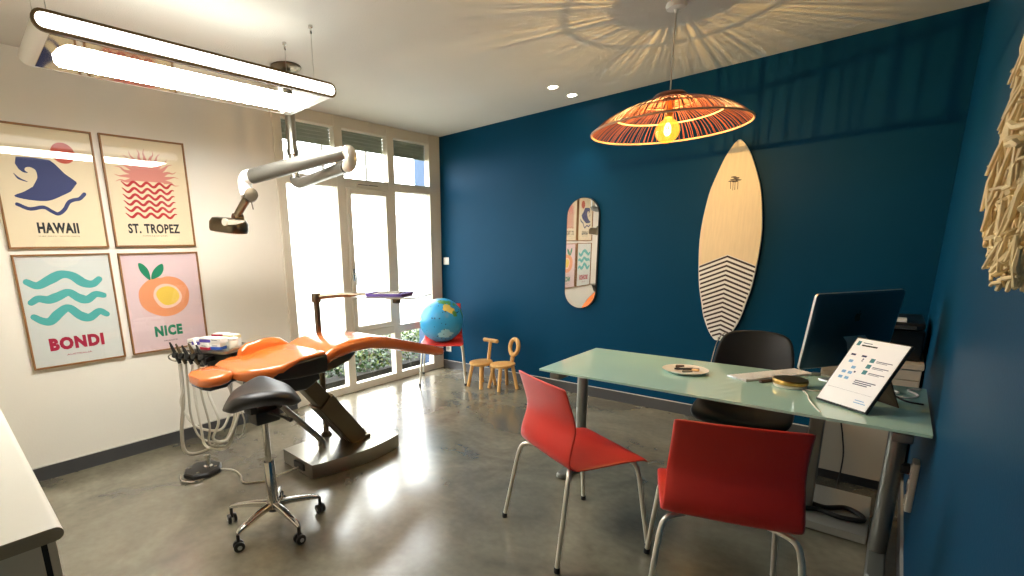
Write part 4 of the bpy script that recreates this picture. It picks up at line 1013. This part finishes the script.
for u, l_ in ((-.028, .05), (-.012, .062), (0.0, .06), (.018, .058)):
    b.stroke([(u, 1.182), (u + .003, 1.182 - l_)], .0035, .0134, 2)
b.build('tree_motif', t, smooth=False)
# switch and socket
t = thing('light_switch', 'white light switch on the blue wall near the window corner', 'switch', (-3.788, YB, 1.238))
b = MB(M['whitep']); b.box((-.04, -.010, 0), (.04, 0, .082), .004); b.build('plate', t)
b = MB(M['whitep']); b.box((-.022, -.015, .018), (.022, -.010, .064), .003); b.build('rocker', t)
t = thing('wall_socket', 'white wall socket on the blue wall behind the globe chair', 'socket', (-3.774, YB, .205))
b = MB(M['whitep']); b.box((-.04, -.011, 0), (.04, 0, .082), .004); b.build('plate', t)
b = MB(M['cream']); b.lathe([(.022, 0), (.022, .003), (.017, .003), (.016, .0), (.001, .0)], (0, -.0112, .041), 20, (0, -1, 0)); b.build('socket_well', t)

# ================================================================ DRIFTWOOD WREATH (right wall)
t = thing('driftwood_wreath', 'round wreath of driftwood sticks hanging on the right blue wall', 'wreath', (XR, 1.258, 1.222), R(-90))
g = random.Random(5)
b = MB(M['brownw']); 
b.tube([(.178 * math.cos(2 * PI * k / 40), -.012, .345 + .178 * math.sin(2 * PI * k / 40)) for k in range(40)], .012, 8, closed=True); b.build('backing_ring', t)
b = MB(M['drift'])
for i in range(950):
    a_ = 2 * PI * i / 950 + g.uniform(-.05, .05)
    lay = g.random()
    r_ = .190 + g.uniform(-.065, .055)
    if g.random() < .22:        # knobbly ends poking out
        L = g.uniform(.02, .045); dirv = Vector((math.cos(a_), -g.uniform(.5, 1.3), math.sin(a_))) + Vector((g.uniform(-.5, .5), 0, g.uniform(-.5, .5)))
        d_ = g.uniform(.025, .055); th = g.uniform(.0045, .0075)
    else:
        L = g.uniform(.06, .125); j = g.uniform(-.22, .28)
        dirv = Vector((-math.sin(a_ + j), g.uniform(-.22, .12), math.cos(a_ + j))); d_ = g.uniform(.018, .07) * (1 - abs(r_ - .190) / .16); d_ = max(.016, d_); th = g.uniform(.0026, .0046)
    dirv.normalize(); c_ = Vector((r_ * math.cos(a_), -d_, .345 + r_ * math.sin(a_)))
    p0, p1 = c_ - dirv * L / 2, c_ + dirv * L / 2
    for p in (p0, p1): p.y = min(p.y, -.010)
    mid = (p0 + p1) / 2 + Vector((g.uniform(-.006, .006), g.uniform(-.004, 0), g.uniform(-.006, .006)))
    b.tube([p0, mid, p1], [th * .8, th, th * .7], 6)
o = b.build('driftwood_sticks', t, kind='stuff')

# ================================================================ COUNTER (lower left, along the near wall)
CT, CXE, CYF = .92, -1.082, .098
t = thing('long_worktop_unit', 'pale worktop unit with a dark bullnose end in the lower left corner', 'counter', (-2.45, -.2, 0))
ox, oy = -2.45, -.2
b = MB(M['counter'])
prof = [(YN + .002 - oy, CT - .027), (YN + .002 - oy, CT)] + [(CYF - .0135 - oy + .0135 * math.cos(R(90 - 18 * k)), CT - .0135 + .0135 * math.sin(R(90 - 18 * k))) for k in range(11)]
b.prism(prof, -3.84 - ox, CXE - .002 - ox, 'yz'); b.m(M['brown_edge']).prism(prof, CXE - .002 - ox, CXE - ox, 'yz'); b.build('worktop', t)
b = MB(M['panel']); b.box((-3.83 - ox, YN + .01 - oy, .08), (CXE - .03 - ox, .062 - oy, CT - .0275), .002); b.build('carcass', t, smooth=False)
b = MB(M['charcoal']); b.box((-3.83 - ox, YN + .02 - oy, 0), (CXE - .05 - ox, -.02 - oy, .08)); b.build('plinth', t, smooth=False)
b = MB(M['rubber']); b.box((-3.82 - ox, .062 - oy, .10), (CXE - .034 - ox, .072 - oy, CT - .029)); b.build('door_gasket', t, smooth=False)
nd = 5; wd = (CXE - .03 + 3.83) / nd
for k in range(nd):
    x0 = -3.83 + k * wd
    b = MB(M['panel']); b.box((x0 + .002 - ox, .072 - oy, .085), (x0 + wd - .002 - ox, .086 - oy, CT - .030), .002); d_ = b.build('door', t, smooth=False)
    b = MB(M['steel']); b.tube([(x0 + .06 - ox, .086 - oy, .70), (x0 + .06 - ox, .107 - oy, .70), (x0 + .06 - ox, .107 - oy, .82), (x0 + .06 - ox, .086 - oy, .82)], .005, 8); b.build('handle', d_)

# ================================================================ LIGHT
w = bpy.data.worlds.new('sky'); SC.world = w; w.use_nodes = True
bg = w.node_tree.nodes['Background']; bg.inputs['Color'].default_value = (.95, .985, 1.0, 1); bg.inputs['Strength'].default_value = 8.5
def lamp(name, kind, loc, energy, col, **kw):
    l = bpy.data.lights.new(name, kind); l.energy = energy; l.color = col
    for k, v in kw.items(): setattr(l, k, v)
    o = bpy.data.objects.new(name, l); COL.objects.link(o); o.location = loc; return o
po = lamp('window_sky_portal', 'AREA', (XL - .11, (WY0 + YB) / 2, 1.32), 0, (1, 1, 1), shape='RECTANGLE', size=2.6, size_y=1.98)
po.rotation_euler = (0, R(-90), 0); po.data.cycles.is_portal = True
lamp('pendant_bulb_light', 'POINT', (px, py, rz - .012), 27, (1, .92, .80), shadow_soft_size=.005)
for (x, y) in ((-2.133, 3.674), (-2.132, 3.981)):
    lamp('spot_light', 'SPOT', (x, y, H - .01), 12, (1, .9, .75), spot_size=R(75), spot_blend=.6, shadow_soft_size=.03)

# ================================================================ CAMERA (lens-shifted view)
yaw, pit, rol = R(44.419), R(12.187), R(-1.618)
F = Vector((-math.sin(yaw) * math.cos(pit), math.cos(yaw) * math.cos(pit), -math.sin(pit)))
Rt = Vector((math.cos(yaw), math.sin(yaw), 0)); U = Rt.cross(F)
A = Rt * math.cos(rol) + U * math.sin(rol); B = -Rt * math.sin(rol) + U * math.cos(rol)
cam = bpy.data.cameras.new('camera'); co = bpy.data.objects.new('camera', cam); COL.objects.link(co)
co.matrix_world = Matrix(((A.x, B.x, -F.x, 0), (A.y, B.y, -F.y, 0), (A.z, B.z, -F.z, CAMZ), (0, 0, 0, 1)))
cam.sensor_fit = 'HORIZONTAL'; cam.sensor_width = 36; cam.lens = 478.57 * 36 / 1024
cam.shift_x = (512 - 427.276) / 1024; cam.shift_y = (353.092 - 288) / 1024; cam.clip_start = .02
SC.camera = co
SC.view_settings.view_transform = 'Standard'; SC.view_settings.look = 'None'; SC.view_settings.gamma = 1
SC.view_settings.use_curve_mapping = False; SC.view_settings.exposure = 1.0
SC.cycles.max_bounces = 10; SC.cycles.diffuse_bounces = 5; SC.cycles.glossy_bounces = 5; SC.cycles.transparent_max_bounces = 12
M['bulb'].cycles.emission_sampling = 'NONE'; M['fil'].cycles.emission_sampling = 'NONE'
SC.cycles.use_adaptive_sampling = False
SC.cycles.denoising_prefilter = 'ACCURATE'; SC.cycles.denoising_input_passes = 'RGB_ALBEDO_NORMAL'
SC.cycles.use_denoising = True; SC.cycles.sample_clamp_indirect = 6
